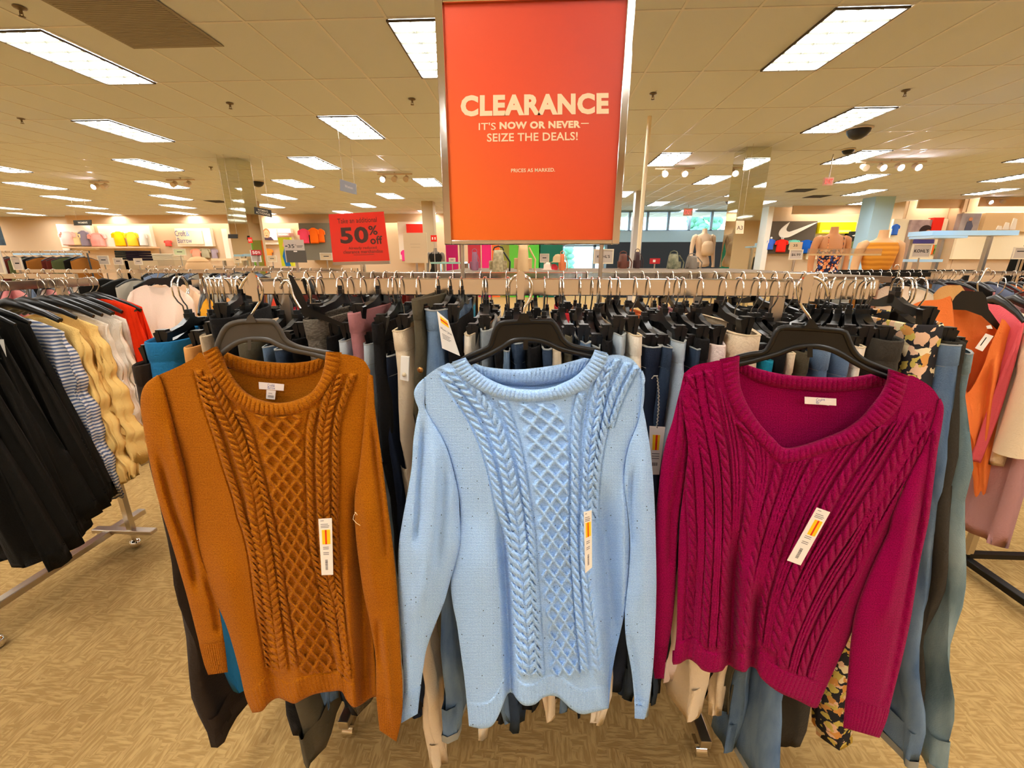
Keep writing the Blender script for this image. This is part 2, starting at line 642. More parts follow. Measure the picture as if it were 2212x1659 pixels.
# ------------------------------------------------------------------ trouser hanger (origin: top of the rail)
def hook_pts(h=.085, r=.024, lean=0.0):
    P = []
    for a in np.linspace(-40, 180, 15):
        q = math.radians(a)
        P.append((lean * 0, r * math.cos(q), r * 1.0 * math.sin(q) - r + .003))
    P += [(0, -r * .98, -.038), (0, -r * .6, -.052), (0, -r * .12, -.062), (0, 0, -h)]
    return P
def clip_hanger_parts(t, w=.128, drop=.0):
    MB().tube(hook_pts(.085 - drop), .0017, 6).build('hook', CHROME, t)
    D = drop
    b = MB()
    b.cbox((0, 0, -.092 + D), (.012, .026, .026))
    for sgn in (-1, 1):
        pl = [(0, -.084), (.05 * sgn, -.100), (w * sgn, -.108), (w * sgn, -.120), (.05 * sgn, -.116), (0, -.108)]
        if sgn < 0:
            pl = pl[::-1]
        b.prism(pl, -.006, .006, lambda a, c, d: (d, a, c + D))
    b.build('bar', BLACKP, t)
    for sgn in (-1, 1):
        c = MB()
        y = sgn * (w - .006)
        c.cbox((0, y, -.108 + D), (.018, .018, .020))
        for e in (-1, 1):
            pl = [(.003 * e, -.100), (.013 * e, -.104), (.010 * e, -.118), (.005 * e, -.148), (.002 * e, -.148), (.002 * e, -.116)]
            if e < 0:
                pl = pl[::-1]
            c.prism(pl, y - .011, y + .011, lambda a, z, d: (a, d, z + D))
        c.build('clip', BLACKP, t)
    MB().cbox((0, -.0005, -.078 + D), (.010, .014, .015)).build('size_marker', mat('marker_black', (30, 29, 28), rough=.5), t)

DROPS = [.055, .035, .018, 0.0, -.016, -.03]
HANG = []
for dd in DROPS:
    HANG.append(None)
def place_hanger(dd, x, y, rz, lab, group):
    k = min(range(len(DROPS)), key=lambda j: abs(DROPS[j] - dd))
    if HANG[k] is None:
        t = thing('clip_hanger', lab, 'hanger', (x, y, RT), rz, group)
        clip_hanger_parts(t, drop=DROPS[k])
        HANG[k] = t
        return t
    return copy_tree(HANG[k], (x, y, RT), rz, lab, group)

# ------------------------------------------------------------------ trousers (origin: middle of the waist edge, width along y)
def super_section(hw, th, n, p=2.4):
    q = np.linspace(0, 2 * PI, n, endpoint=False)
    c, s = np.cos(q), np.sin(q)
    return np.sign(c) * np.abs(c) ** (2 / p) * th, np.sign(s) * np.abs(s) ** (2 / p) * hw

def trousers(t, m, L=1.0, hw=.165, th=.018, leg=.5, flare=.5, seed=0, band=None, hem=None, inside=None, pinch=0.0):
    rnd = np.random.RandomState(seed)
    nq = 20
    ph = rnd.rand(6) * 6.28
    def sec(hw_, th_, z, cy=0.0, amp=.003, cx=0.0):
        x, y = super_section(hw_, th_, nq)
        q = np.linspace(0, 2 * PI, nq, endpoint=False)
        x = x + amp * np.sin(5 * q + ph[0] + z * 9) + amp * np.sin(z * 22 + ph[1]) * .8 + cx
        y = y + amp * 1.2 * np.sin(3 * q + ph[2] + z * 14)
        return np.stack([x, y + cy, np.full(nq, z)], -1)
    # waistband: outer wall, rim and inner wall
    rows = [sec(hw - .004, th - .003, -.07), sec(hw - .003, th - .002, -.004), sec(hw - .0015, th - .0005, .0012), sec(hw, th + .001, -.002), sec(hw + .001, th + .002, -.036), sec(hw - .001, th, -.040)]
    wb = MB().grid(np.array(rows), wrap=True).build('waistband', band or m, t)
    if m.name.startswith('denim') or m.name in ('fabric_cream', 'fabric_ivory'):
        sm = mat('seam_pale', (150, 152, 148), rough=.9) if m.name.startswith('denim') else mat('seam_cream', (206, 182, 146), rough=.9)
        a_, b_, c_, d_ = (r.copy() for r in (rows[3], rows[3], rows[5], rows[5]))
        k_ = np.array([1.04, 1.004, 1])
        a_[:, 2] = .0014; b_[:, 2] = -.0008; c_[:, 2] = -.0395; d_[:, 2] = -.0405
        MB().grid(np.array([rows[2] * np.array([.8, .985, 1]), a_ * k_, b_ * k_]), wrap=True).grid(np.array([c_ * k_, d_ * k_]), wrap=True).build('seam', sm, wb)
    body = [sec(hw, th, -.038), sec(hw * 1.02, th * 1.1, -.08, amp=.005), sec(hw * 1.06, th * 1.2, -.15, amp=.006), sec(hw * 1.06, th * 1.2, -.22, amp=.006), sec(hw * 1.02, th * 1.12, -.29, amp=.005), sec(hw * .985, th * 1.0, -.325, amp=.004)]
    MB().grid(np.array(body), wrap=True).build('seat', m, t)
    for sgn in (-1, 1):
        R = []
        zs = np.linspace(-.285, -L, 14)
        for i, z in enumerate(zs):
            u = i / 13.0
            w_ = hw * (.52 * (1 - u) + leg * u * .52) * (1 + (flare - .5) * .8 * max(0, u - .55) / .45)
            cy = sgn * hw * (.50 - .06 * u) + .006 * math.sin(ph[3] + 5 * u + sgn)
            R.append(sec(w_, th * (1.15 - .15 * u), z, cy, amp=.004 + .003 * u, cx=.010 * math.sin(ph[4] + 4 * u) * u))
        z = -L
        R.append(R[-1] * np.array([.93, 1, 1]) + np.array([0, 0, .001]))
        inn = R[-1].copy(); inn[:, 2] += .10
        R.append(inn)
        o = MB().grid(np.array(R), wrap=True).build('leg', m, t)
        if hem:
            hz = [R[12].copy(), R[13].copy()]
            for h_, zz in zip(hz, (-L + .022, -L + .0005)):
                h_[:, 2] = zz
            c = R[13].mean(0)
            hz = [c * np.array([1, 1, 0]) + (h_ - c * np.array([1, 1, 0])) * np.array([1.08, 1.03, 1]) for h_ in [np.c_[R[13][:, :2], np.full(nq, -L + .022)], np.c_[R[13][:, :2], np.full(nq, -L - .0005)]]]
            MB().grid(np.array(hz), wrap=True).build('hem', hem, o)

FLORAL = None
def floral(name, base, cols, scale=26):
    m = bpy.data.materials.new(name)
    m.use_nodes = True
    nt = m.node_tree
    b = nt.nodes['Principled BSDF']
    b.inputs['Roughness'].default_value = .9
    b.inputs['Specular IOR Level'].default_value = .1
    tc = N(nt, 'ShaderNodeTexCoord')
    nz = N(nt, 'ShaderNodeTexNoise')
    nz.inputs['Scale'].default_value = scale * 1.3
    ad = N(nt, 'ShaderNodeMix', data_type='RGBA', blend_type='ADD')
    ad.inputs[0].default_value = .028
    nt.links.new(tc.outputs['Object'], nz.inputs['Vector'])
    nt.links.new(tc.outputs['Object'], ad.inputs[6])
    nt.links.new(nz.outputs['Color'], ad.inputs[7])
    vo = N(nt, 'ShaderNodeTexVoronoi')
    vo.inputs['Scale'].default_value = scale
    nt.links.new(ad.outputs[2], vo.inputs['Vector'])
    cr = N(nt, 'ShaderNodeValToRGB')
    cr.color_ramp.interpolation = 'CONSTANT'
    el = cr.color_ramp.elements
    el[0].color = lin(cols[0]); el[0].position = 0
    el[1].color = lin(cols[1]); el[1].position = .25
    for i, c in enumerate(cols[2:]):
        e = el.new(.45 + .2 * i); e.color = lin(c)
    sp = N(nt, 'ShaderNodeSeparateColor')
    nt.links.new(vo.outputs['Color'], sp.inputs[0])
    nt.links.new(sp.outputs[0], cr.inputs[0])
    lt = N(nt, 'ShaderNodeMath', operation='LESS_THAN')
    lt.inputs[1].default_value = .56
    nt.links.new(vo.outputs['Distance'], lt.inputs[0])
    mx = N(nt, 'ShaderNodeMix', data_type='RGBA')
    mx.inputs[6].default_value = lin(base)
    nt.links.new(lt.outputs[0], mx.inputs[0])
    nt.links.new(cr.outputs[0], mx.inputs[7])
    nt.links.new(mx.outputs[2], b.inputs['Base Color'])
    return m
FLORAL = floral('fabric_floral', (52, 50, 52), [(240, 196, 158), (246, 226, 180), (226, 160, 84), (214, 190, 96)], 46)

D_LIGHT = denim('light', (150, 168, 184), (196, 204, 206))
D_MID = denim('mid', (78, 102, 132), (120, 142, 162))
D_DARK = denim('dark', (38, 50, 68), (60, 74, 92))
D_NAVY = denim('navy', (26, 33, 48), (38, 46, 62))
D_GREY = denim('grey', (108, 116, 122), (140, 146, 148))
D_TEAL = denim('teal', (96, 118, 124), (140, 158, 158))
T_BLACK = fabric('black', (28, 26, 25))
T_CHAR = fabric('charcoal', (62, 57, 49))
T_BROWN = fabric('dark_brown', (52, 42, 34))
T_OLIVE = fabric('olive', (88, 80, 62))
T_CREAM = fabric('cream', (226, 204, 170))
T_IVORY = fabric('ivory', (236, 222, 198))
T_BEIGE = fabric('beige', (196, 172, 138))
T_BLUE = fabric('blue_fleece', (34, 104, 148))
T_TAN = fabric('tan_knit', (206, 148, 84))
T_MARL = mat('fabric_grey_marl', (120, 110, 96), rough=.95, spec=.1, bump=(300, .4), vary=(140, (84, 78, 68), (1, 1, 3)))
T_MAUVE = fabric('mauve', (168, 112, 112))
T_TEAL = fabric('teal', (28, 120, 142))
T_PINK = fabric('pale_pink', (226, 204, 192))
T_ORANGE = fabric('orange', (240, 130, 70))
T_RED = fabric('red', (196, 46, 52))
HEMST = mat('thread_grey', (150, 150, 140))

# px of the near edge, py of the waist, material, py of the hem, colour words, kwargs
PANTS = [
    (292, 792, T_BROWN, 1590, 'dark brown long trousers', dict(th=.022, leg=1.1, flare=.7, rot=-4, tilt=2.5)),
    (340, 742, T_BLUE, 1515, 'bright blue fleece trousers', dict(th=.046, hw=.15, rot=-16)),
    (402, 752, T_TAN, 1300, 'tan ribbed knit trousers', dict(th=.018, rot=-6)),
    (432, 728, T_BEIGE, 1360, 'greyish beige trousers', dict(th=.016)),
    (466, 690, T_BLACK, 1585, 'black soft trousers with a broad folded waist', dict(th=.034, rot=-18, leg=1.0)),
    (520, 742, T_OLIVE, 1600, 'olive wide-legged trousers', dict(th=.022, leg=1.3, flare=.9)),
    (566, 752, D_MID, 1560, 'mid blue jeans behind the grey hanger', dict(th=.016)),
    (600, 756, D_DARK, 1565, 'dark jeans behind the grey hanger', dict(th=.018)),
    (632, 735, T_BLACK, 1580, 'slim black trousers beside grey marl leggings', dict(th=.016)),
    (664, 692, T_MARL, 1530, 'grey marl leggings with one black clip over the waist', dict(th=.030, leg=1.1)),
    (706, 730, T_BLACK, 1500, 'black trousers right of the grey marl leggings', dict(th=.014)),
    (738, 738, D_LIGHT, 1500, 'pale denim trousers left of the mauve pair', dict(th=.012)),
    (757, 678, T_MAUVE, 1470, 'mauve trousers with a high waist', dict(th=.013)),
    (786, 746, D_LIGHT, 1540, 'light blue jeans with a curled open waist', dict(th=.021)),
    (812, 702, T_BLACK, 1570, 'black leggings between light and navy jeans', dict(th=.015)),
    (833, 772, D_NAVY, 1590, 'navy stitched jeans beside the cream trousers', dict(th=.015)),
    (858, 716, T_CREAM, 1700, 'cream trousers with a broad ribbed waistband', dict(th=.019)),
    (893, 648, T_OLIVE, 1500, 'olive grey knit trousers left of the tagged blue jeans', dict(th=.011)),
    (936, 672, D_MID, 1555, 'mid blue jeans with copper rivet and white paper tag', dict(th=.030, hem=HEMST, leg=1.3, flare=.7)),
    (972, 700, T_BLACK, 1560, 'black trousers just behind the white paper tag', dict(th=.015)),
    (1012, 726, T_IVORY, 1640, 'ivory denim trousers left of the centre hanger', dict(th=.014)),
    (1046, 716, D_GREY, 1590, 'grey denim trousers at the left of the centre hanger', dict(th=.018)),
    (1074, 746, T_BLACK, 1610, 'black trousers framed by the left side of the centre hanger', dict(th=.013)),
    (1096, 760, D_MID, 1600, 'blue jeans under the centre hanger, left of its hook', dict(th=.013)),
    (1120, 744, D_DARK, 1620, 'dark jeans under the middle of the centre hanger', dict(th=.018)),
    (1152, 752, T_BLACK, 1580, 'black trousers under the centre hanger with shiny waist', dict(th=.020)),
    (1184, 756, D_DARK, 1560, 'dark jeans under the right half of the centre hanger', dict(th=.013)),
    (1207, 758, T_CREAM, 1600, 'cream trousers under the right half of the centre hanger', dict(th=.014)),
    (1234, 730, T_OLIVE, 1560, 'thin olive trousers right of the centre hanger', dict(th=.009)),
    (1264, 744, D_MID, 1590, 'blue jeans just right of the centre hanger shoulder', dict(th=.013)),
    (1292, 752, D_GREY, 1570, 'grey jeans partly behind the blue sweater shoulder', dict(th=.012)),
    (1318, 738, T_BLACK, 1590, 'black trousers behind the blue sweater shoulder', dict(th=.011)),
    (1342, 726, D_LIGHT, 1565, 'pale washed jeans above the blue sweater shoulder', dict(th=.016)),
    (1378, 726, T_IVORY, 1615, 'off-white jeans right of the pale washed pair', dict(th=.013)),
    (1418, 752, D_NAVY, 1550, 'broad navy trousers with braided cord and hang tag', dict(th=.030)),
    (1445, 752, D_DARK, 1560, 'dark denim trousers right of the braided cord', dict(th=.013)),
    (1480, 742, D_LIGHT, 1560, 'light blue jeans with thick pale waist seam', dict(th=.018, leg=1.0)),
    (1510, 756, D_DARK, 1580, 'dark jeans right of the light blue pair', dict(th=.013)),
    (1532, 736, T_BLACK, 1560, 'black trousers left of the pale pink pair', dict(th=.014)),
    (1566, 748, T_PINK, 1520, 'pale pink trousers with a smooth folded waist', dict(th=.025)),
    (1630, 726, T_CREAM, 1560, 'wide cream trousers with one black clip in front', dict(th=.036, leg=1.1)),
    (1668, 782, T_TEAL, 1500, 'teal trousers under the left of the burgundy hanger', dict(th=.011)),
    (1696, 762, T_BLACK, 1570, 'black trousers under the burgundy hanger', dict(th=.014)),
    (1716, 766, T_CREAM, 1600, 'cream trousers with open waist under the burgundy hanger', dict(th=.012)),
    (1838, 768, D_MID, 1690, 'flared blue jeans under the right end of the burgundy hanger', dict(th=.021, leg=1.4, flare=1.2, hem=HEMST)),
    (1790, 758, D_MID, 1680, 'blue trousers under the right of the burgundy hanger', dict(th=.020)),
    (1752, 766, T_OLIVE, 1600, 'dark olive trousers under the burgundy hanger', dict(th=.014)),
    (1868, 752, T_IVORY, 1690, 'ivory trousers left of the charcoal pair', dict(th=.016)),
    (1932, 738, T_CHAR, 1670, 'charcoal trousers with a broad waistband facing the viewer', dict(th=.036, rot=16)),
    (2016, 704, FLORAL, 1650, 'black trousers printed with peach and yellow flowers', dict(th=.040, hw=.15, rot=14, tilt=-3)),
    (2068, 748, D_MID, 1620, 'blue jeans right of the flower-print trousers', dict(th=.018, hem=HEMST, rot=6, tilt=-8, leg=1.2, flare=.9)),
    (2083, 742, T_CHAR, 1580, 'dark olive trousers second from the right end', dict(th=.018, rot=5, tilt=-9, leg=1.1)),
    (2100, 766, D_TEAL, 1630, 'washed teal jeans at the right end of the rail', dict(th=.020, leg=1.3, flare=.9, hem=HEMST, rot=6, tilt=-10.5)),
]
hw0 = .165
HX = []
for i, (px, py, m, pb, words, kw) in enumerate(PANTS):
    kw = dict(kw)
    rot = math.radians(kw.pop('rot', random.uniform(-5, 5)))
    hw = kw.pop('hw', hw0)
    tilt = math.radians(kw.pop('tilt', 0))
    yn = RY - hw * math.cos(rot)
    e = pt(px, py, yn)
    cx = e.x + hw * math.sin(rot)
    bz = float(at(px, pb, yn)[2])
    L = max(.45, min(e.z - .02, e.z - bz))
    t = thing('trousers', words + ' on the near rail', 'trousers', (cx, RY, e.z), -rot, 'trousers on the near front rail', ry=tilt)
    trousers(t, m, L=L, hw=hw, seed=i, **kw)
    HX.append((cx, rot, e.z, words))
    lab = 'black clip hanger with chrome hook holding the ' + words
    if len(lab.split()) > 16:
        lab = 'black clip hanger holding the ' + words
    place_hanger(e.z - RT + .122, cx, RY, -rot, lab, 'clip hangers on the near front rail')
# trousers on the rear rail, seen only between hangers
REAR = [T_BLACK, D_DARK, T_CHAR, T_MAUVE, D_NAVY, T_BLACK, T_PINK, T_RED, D_GREY, T_ORANGE, T_BLACK, D_DARK, T_IVORY, T_BLACK, T_OLIVE, D_NAVY, T_RED, T_CHAR, T_TEAL, T_BLACK]
RNAME = {T_BLACK.name: 'black', D_DARK.name: 'dark denim', T_CHAR.name: 'charcoal', T_MAUVE.name: 'mauve', D_NAVY.name: 'navy denim', T_PINK.name: 'pale pink', T_RED.name: 'red',
         D_GREY.name: 'grey denim', T_ORANGE.name: 'orange', T_IVORY.name: 'ivory', T_OLIVE.name: 'olive', T_TEAL.name: 'teal'}
protos = {}
n = 40
for i in range(n):
    x = -.83 + 1.70 * i / (n - 1) + random.uniform(-.008, .008)
    m = REAR[(i * 7) % len(REAR)]
    rz = math.radians(random.uniform(-6, 6))
    zz = RT - .135 + random.uniform(-.02, .03)
    lab = '%s trousers on the rear rail, %s from its left end' % (RNAME[m.name], ordinal(i))
    if m.name not in protos:
        t = thing('trousers', lab, 'trousers', (x, RY2, zz), rz, 'trousers on the rear rail')
        trousers(t, m, L=.85, hw=.16, th=.014, seed=100 + i)
        protos[m.name] = t
    else:
        copy_tree(protos[m.name], (x, RY2, zz), rz, lab)
    place_hanger(zz - RT + .122, x, RY2, rz, 'black clip hanger on the rear rail, %s from its left end' % ordinal(i), 'clip hangers on the rear rail')

# empty hangers pushed to the ends of the front rail
for i, px in enumerate([430, 440, 452, 468, 490]):
    x = pt(px + 20, 604, RY).x
    place_hanger(.0, x - .01, RY, math.radians(48 - 4 * i), 'black clip hanger with curved chrome hook, %s at the left rail end' % ordinal(i), 'hangers bunched at the left rail end')
for i, px in enumerate([1764, 1784, 1804, 1826, 1848, 1868, 1884]):
    x = pt(px, 604, RY).x
    place_hanger(.02, x, RY, math.radians(-52 + 5 * i), 'black clip hanger with curved chrome hook, %s at the right rail end' % ordinal(i), 'hangers bunched at the right rail end')

# hang tags on trousers
def paper_tag(name, lab, corners, Y, stick=None, lines=(), thick=.0006, parent=None):
    """a paper tag given by its four photo corners at depth Y (tl, tr, br, bl)"""
    P = [pt(*c, Y) for c in corners]
    def f(a, b, d=0.0):
        q = (P[0] * (1 - a) + P[1] * a) * (1 - b) + (P[3] * (1 - a) + P[2] * a) * b
        return q + Vector((0, -d, 0))
    def quad(a0, a1, b0, b1, d0, d1):
        return MB().prism([(a0, b0), (a0, b1), (a1, b1), (a1, b0)], d0, d1, lambda a, b, d: f(a, b, d))
    o = quad(0, 1, 0, 1, 0, thick).build(name, WHITEP, parent)
    if parent is None:
        tag(o, lab, 'price tag')
    return o, f, quad

o, f, q = paper_tag('hang_tag', 'white paper tag with yellow and red sticker hanging on the blue jeans', [(944, 672), (968, 692), (994, 769), (955, 752)], .745)
q(.22, .85, .07, .25, .0007, .001).build('price_sticker', mat('sticker_yellow', (255, 210, 30), rough=.6), o)
q(.22, .85, .14, .18, .001, .0013).build('sticker_stripe', mat('sticker_red', (226, 50, 24), rough=.6), o)
mb = MB()
text_into(mb, 'Mom Jean', .12, .92, -.47, -.38, lambda a, b, d: f(a, -b, .001))
for k in range(4):
    mb.prism([(.15, .56 + .04 * k), (.15, .57 + .04 * k), (.7 - .1 * (k % 2), .57 + .04 * k), (.7 - .1 * (k % 2), .56 + .04 * k)], .0006, .0009, f)
mb.build('print', INK, o)
o, f, q = paper_tag('hang_tag', 'white hang tag on a braided cord over the navy trousers', [(1403, 920), (1437, 922), (1424, 1025), (1402, 1025)], .745)
q(.22, .72, .17, .48, .0007, .001).build('price_sticker', MATS['sticker_yellow'], o)
q(.42, .56, .17, .48, .001, .0013).build('sticker_stripe', MATS['sticker_red'], o)
mb = MB()
for k in range(3):
    mb.prism([(.2, .55 + .05 * k), (.2, .56 + .05 * k), (.8, .56 + .05 * k), (.8, .55 + .05 * k)], .0006, .0009, f)
for k in range(9):
    a = .2 + .06 * k
    mb.prism([(a, .74), (a, .81), (a + .03 * (.5 + (k * 5 % 3) / 3), .81), (a + .03 * (.5 + (k * 5 % 3) / 3), .74)], .0006, .0009, f)
mb.build('print', INK, o)
P = []
for k in range(60):
    u = k / 59
    a = pt(1420 - 2 * u + 4 * math.sin(u * 3), 812 + 112 * u, .745)
    P.append(a + Vector((.0009 * math.cos(k * 1.6), .0009 * math.sin(k * 1.6), 0)))
MB().tube([pt(1408, 818, .75), pt(1413, 812, .748)] + P, .0012, 6).build('cord', mat('braided_cord', (206, 198, 180), vary=(700, (60, 56, 50))), o)
r = tag(MB().lathe([(.0005, 0), (.0055, 0), (.006, .001), (.003, .002), (.0005, .0026)], n=14).build('rivet', mat('copper', (196, 140, 80), rough=.3, metal=1), None), 'copper rivet button on the mid blue jeans', 'rivet')
r.location = pt(908, 799, .752); r.rotation_euler = (PI / 2, 0, 0)
o, f, q = paper_tag('security_tag', 'cream plastic security tag clipped to the cream trousers', [(868, 768), (885, 770), (884, 822), (866, 818)], .76, thick=.006)
o['category'] = 'security tag'
MB().lathe([(.0005, 0), (.004, 0), (.0035, .003), (.0005, .0035)], n=12).build('pin_head', mat('tag_cream', (226, 210, 176)), o)
o.children[0].matrix_world = Matrix.Translation(f(.5, .75, .006)) @ Matrix.Rotation(PI / 2, 4, 'X')

# ------------------------------------------------------------------ face-out arms and sweater hangers
SY = .66
def faceout(px, top, bot, wpx, Y, label):
    c = pt(px, top, Y); b = pt(px, bot, Y); hw_ = wpx * .5 * Y / 930
    t = thing('faceout_arm', label, 'display arm', (c.x, RY, RT), group='face-out arms on the front rail')
    zt, zb = c.z - RT, b.z - RT
    pl = []
    r = hw_
    for k in range(9):
        q = PI * k / 8
        pl.append((r * math.cos(q), zt - r + r * math.sin(q)))
    zm = (zt + zb) / 2
    pl += [(-r, zm + .002), (-r * .8, zm - .002), (-r * .8, zb), (r * .8, zb), (r * .8, zm - .002), (r, zm + .002)]
    MB().prism(pl, Y - RY - .002, Y - RY + .002, lambda a, z, d: (a, d, z)).build('end_tab', CHROME, t, bevel=.0008)
    dx = pt(px, (top + bot) / 2, RY).x - c.x          # the arms fan out from the rail
    pa = [(-.005, Y - RY + .002), (.005, Y - RY + .002), (dx + .005, -.008), (dx - .005, -.008)]
    MB().prism(pa, zb + .012, zb + .024, lambda a, b_, d: (a, b_, d)).build('arm', CHROME, t)
    MB().box(dx - .009, dx + .009, -.012, -.0075, -.045, .003).box(dx - .009, dx + .009, -.012, .012, .001, .004).box(dx - .009, dx + .009, .0085, .012, -.03, .003).build('saddle_bracket', CHROME, t)
    return t
faceout(544, 589, 651, 19, .635, 'chrome face-out arm holding the brown sweater hanger')
faceout(1125, 585, 647, 18, .635, 'chrome face-out arm holding the light blue sweater hanger')
faceout(1747, 592, 655, 20, .635, 'chrome face-out arm holding the burgundy sweater hanger')

def wire(pts, Y, r=.0019, n=40):
    P = smooth_poly(pts, n)
    yy = Y if not isinstance(Y, tuple) else None
    return [pt(a, b, Y) for a, b in P]

def sweater_hanger(label, outline, rimtop, rimbot, hookpx, Y, m, cap=None, stem=None, size=None):
    c = pt(hookpx[-1][0], hookpx[-1][1], Y)
    t = thing('hanger', label, 'hanger', c)
    def bld(mb, name, mm):
        o = mb.build(name, mm, t)
        o.matrix_parent_inverse = Matrix.Translation(-c)
        return o
    bld(MB().prism(outline, -.001, .0015, lambda a, b, d: pt(a, b, Y + d)), 'panel', m)
    for rr in (rimtop, rimbot):
        P = smooth_poly(rr, 40)
        bld(MB().tube([pt(a, b, Y - .001) for a, b in P], .0022, 6, flat=2.2), 'rim', m)
    bld(MB().tube(wire(hookpx, Y + .004), .0021, 8), 'hook', CHROME)
    if stem:
        bld(MB().prism(stem, -.004, .004, lambda a, b, d: pt(a, b, Y + d)), 'stem', m)
    if cap:
        o = bld(MB().prism(cap, -.006, .004, lambda a, b, d: pt(a, b, Y + d)), 'size_cap' if size else 'hook_socket', BLACKP if size else m)
        if size:
            mb = MB()
            x0, x1, y0, y1 = size[1]
            text_into(mb, size[0], x0, x1, -y1, -y0, lambda a, b, d: pt(a, -b, Y - .0065 - d), bold=.01)
            g_ = mb.build('lettering', mat('size_print', (232, 224, 206)), o)
            g_.matrix_parent_inverse = Matrix.Translation(-c)
    return t
Z = lambda pts, ox, oy, s: [(ox + a / s, oy + b / s) for a, b in pts]
S1 = 3.771
# brown sweater's hanger
ot = [(630, 300), (640, 245), (690, 130), (740, 82), (800, 62), (870, 55), (1060, 52), (1105, 68), (1145, 120), (1185, 195), (1225, 230), (1300, 262), (1400, 285), (1560, 315), (1640, 345)]
ob = [(1640, 385), (1530, 352), (1380, 312), (1250, 287), (1150, 250), (1060, 208), (980, 198), (900, 200), (810, 222), (730, 270), (655, 335)]
sweater_hanger('warm grey plastic hanger under the neckline of the brown sweater', Z(ot + ob, 300, 680, S1), Z(ot, 300, 680, S1), Z(ob, 300, 680, S1),
               [(519, 622), (528, 606), (538, 597), (550, 596), (561, 608), (567, 628), (563, 648), (551, 668), (543, 682), (540, 694)], SY + .012, GREYP,
               cap=[(534, 685), (541, 678), (549, 686), (553, 697), (530, 697)], stem=Z([(885, 195), (915, 195), (912, 290), (888, 290)], 300, 680, S1))
# blue sweater's hanger
ot = [(520, 372), (560, 345), (650, 305), (740, 265), (765, 215), (790, 130), (815, 85), (860, 65), (1040, 55), (1235, 53), (1265, 68), (1300, 120), (1335, 190), (1370, 230), (1430, 260), (1600, 292), (1640, 300)]
ob = [(1630, 345), (1570, 338), (1480, 318), (1330, 280), (1240, 240), (1150, 210), (1040, 202), (930, 215), (850, 265), (760, 315), (660, 360), (560, 400)]
sweater_hanger('black plastic hanger with XXL size cap holding the light blue sweater', Z(ot + ob, 860, 680, S1), Z(ot, 860, 680, S1), Z(ob, 860, 680, S1),
               [(1098, 619), (1103, 606), (1112, 597), (1125, 594), (1139, 598), (1148, 612), (1149, 632), (1143, 650), (1134, 663), (1131, 678)], SY + .012, BLACKP,
               cap=[(1119, 689), (1124, 677), (1139, 677), (1144, 689), (1148, 696), (1116, 696)], stem=Z([(1020, 205), (1058, 205), (1058, 285), (1020, 285)], 860, 680, S1),
               size=('XXL', (1123, 1141, 682, 690)))
# burgundy sweater's hanger
S2 = 3.456
ot = [(560, 335), (610, 315), (700, 295), (790, 283), (820, 260), (860, 190), (885, 130), (915, 102), (960, 96), (1180, 105), (1375, 122), (1405, 140), (1430, 200), (1470, 280), (1530, 335), (1640, 385), (1745, 425), (1800, 450)]
ob = [(1790, 492), (1730, 468), (1600, 420), (1490, 365), (1400, 310), (1300, 262), (1200, 238), (1110, 236), (1010, 250), (900, 292), (800, 320), (700, 348), (605, 368), (560, 380)]
sweater_hanger('black plastic hanger holding the burgundy sweater', Z(ot + ob, 1420, 680, S2), Z(ot, 1420, 680, S2), Z(ob, 1420, 680, S2),
               [(1788, 640), (1783, 618), (1771, 604), (1752, 598), (1735, 601), (1724, 616), (1724, 640), (1732, 662), (1745, 680), (1751, 692), (1752, 704)], SY + .012, BLACKP,
               cap=[(1743, 700), (1749, 688), (1756, 688), (1763, 700), (1770, 709), (1736, 709)], stem=Z([(1120, 240), (1160, 240), (1160, 318), (1120, 318)], 1420, 680, S2))
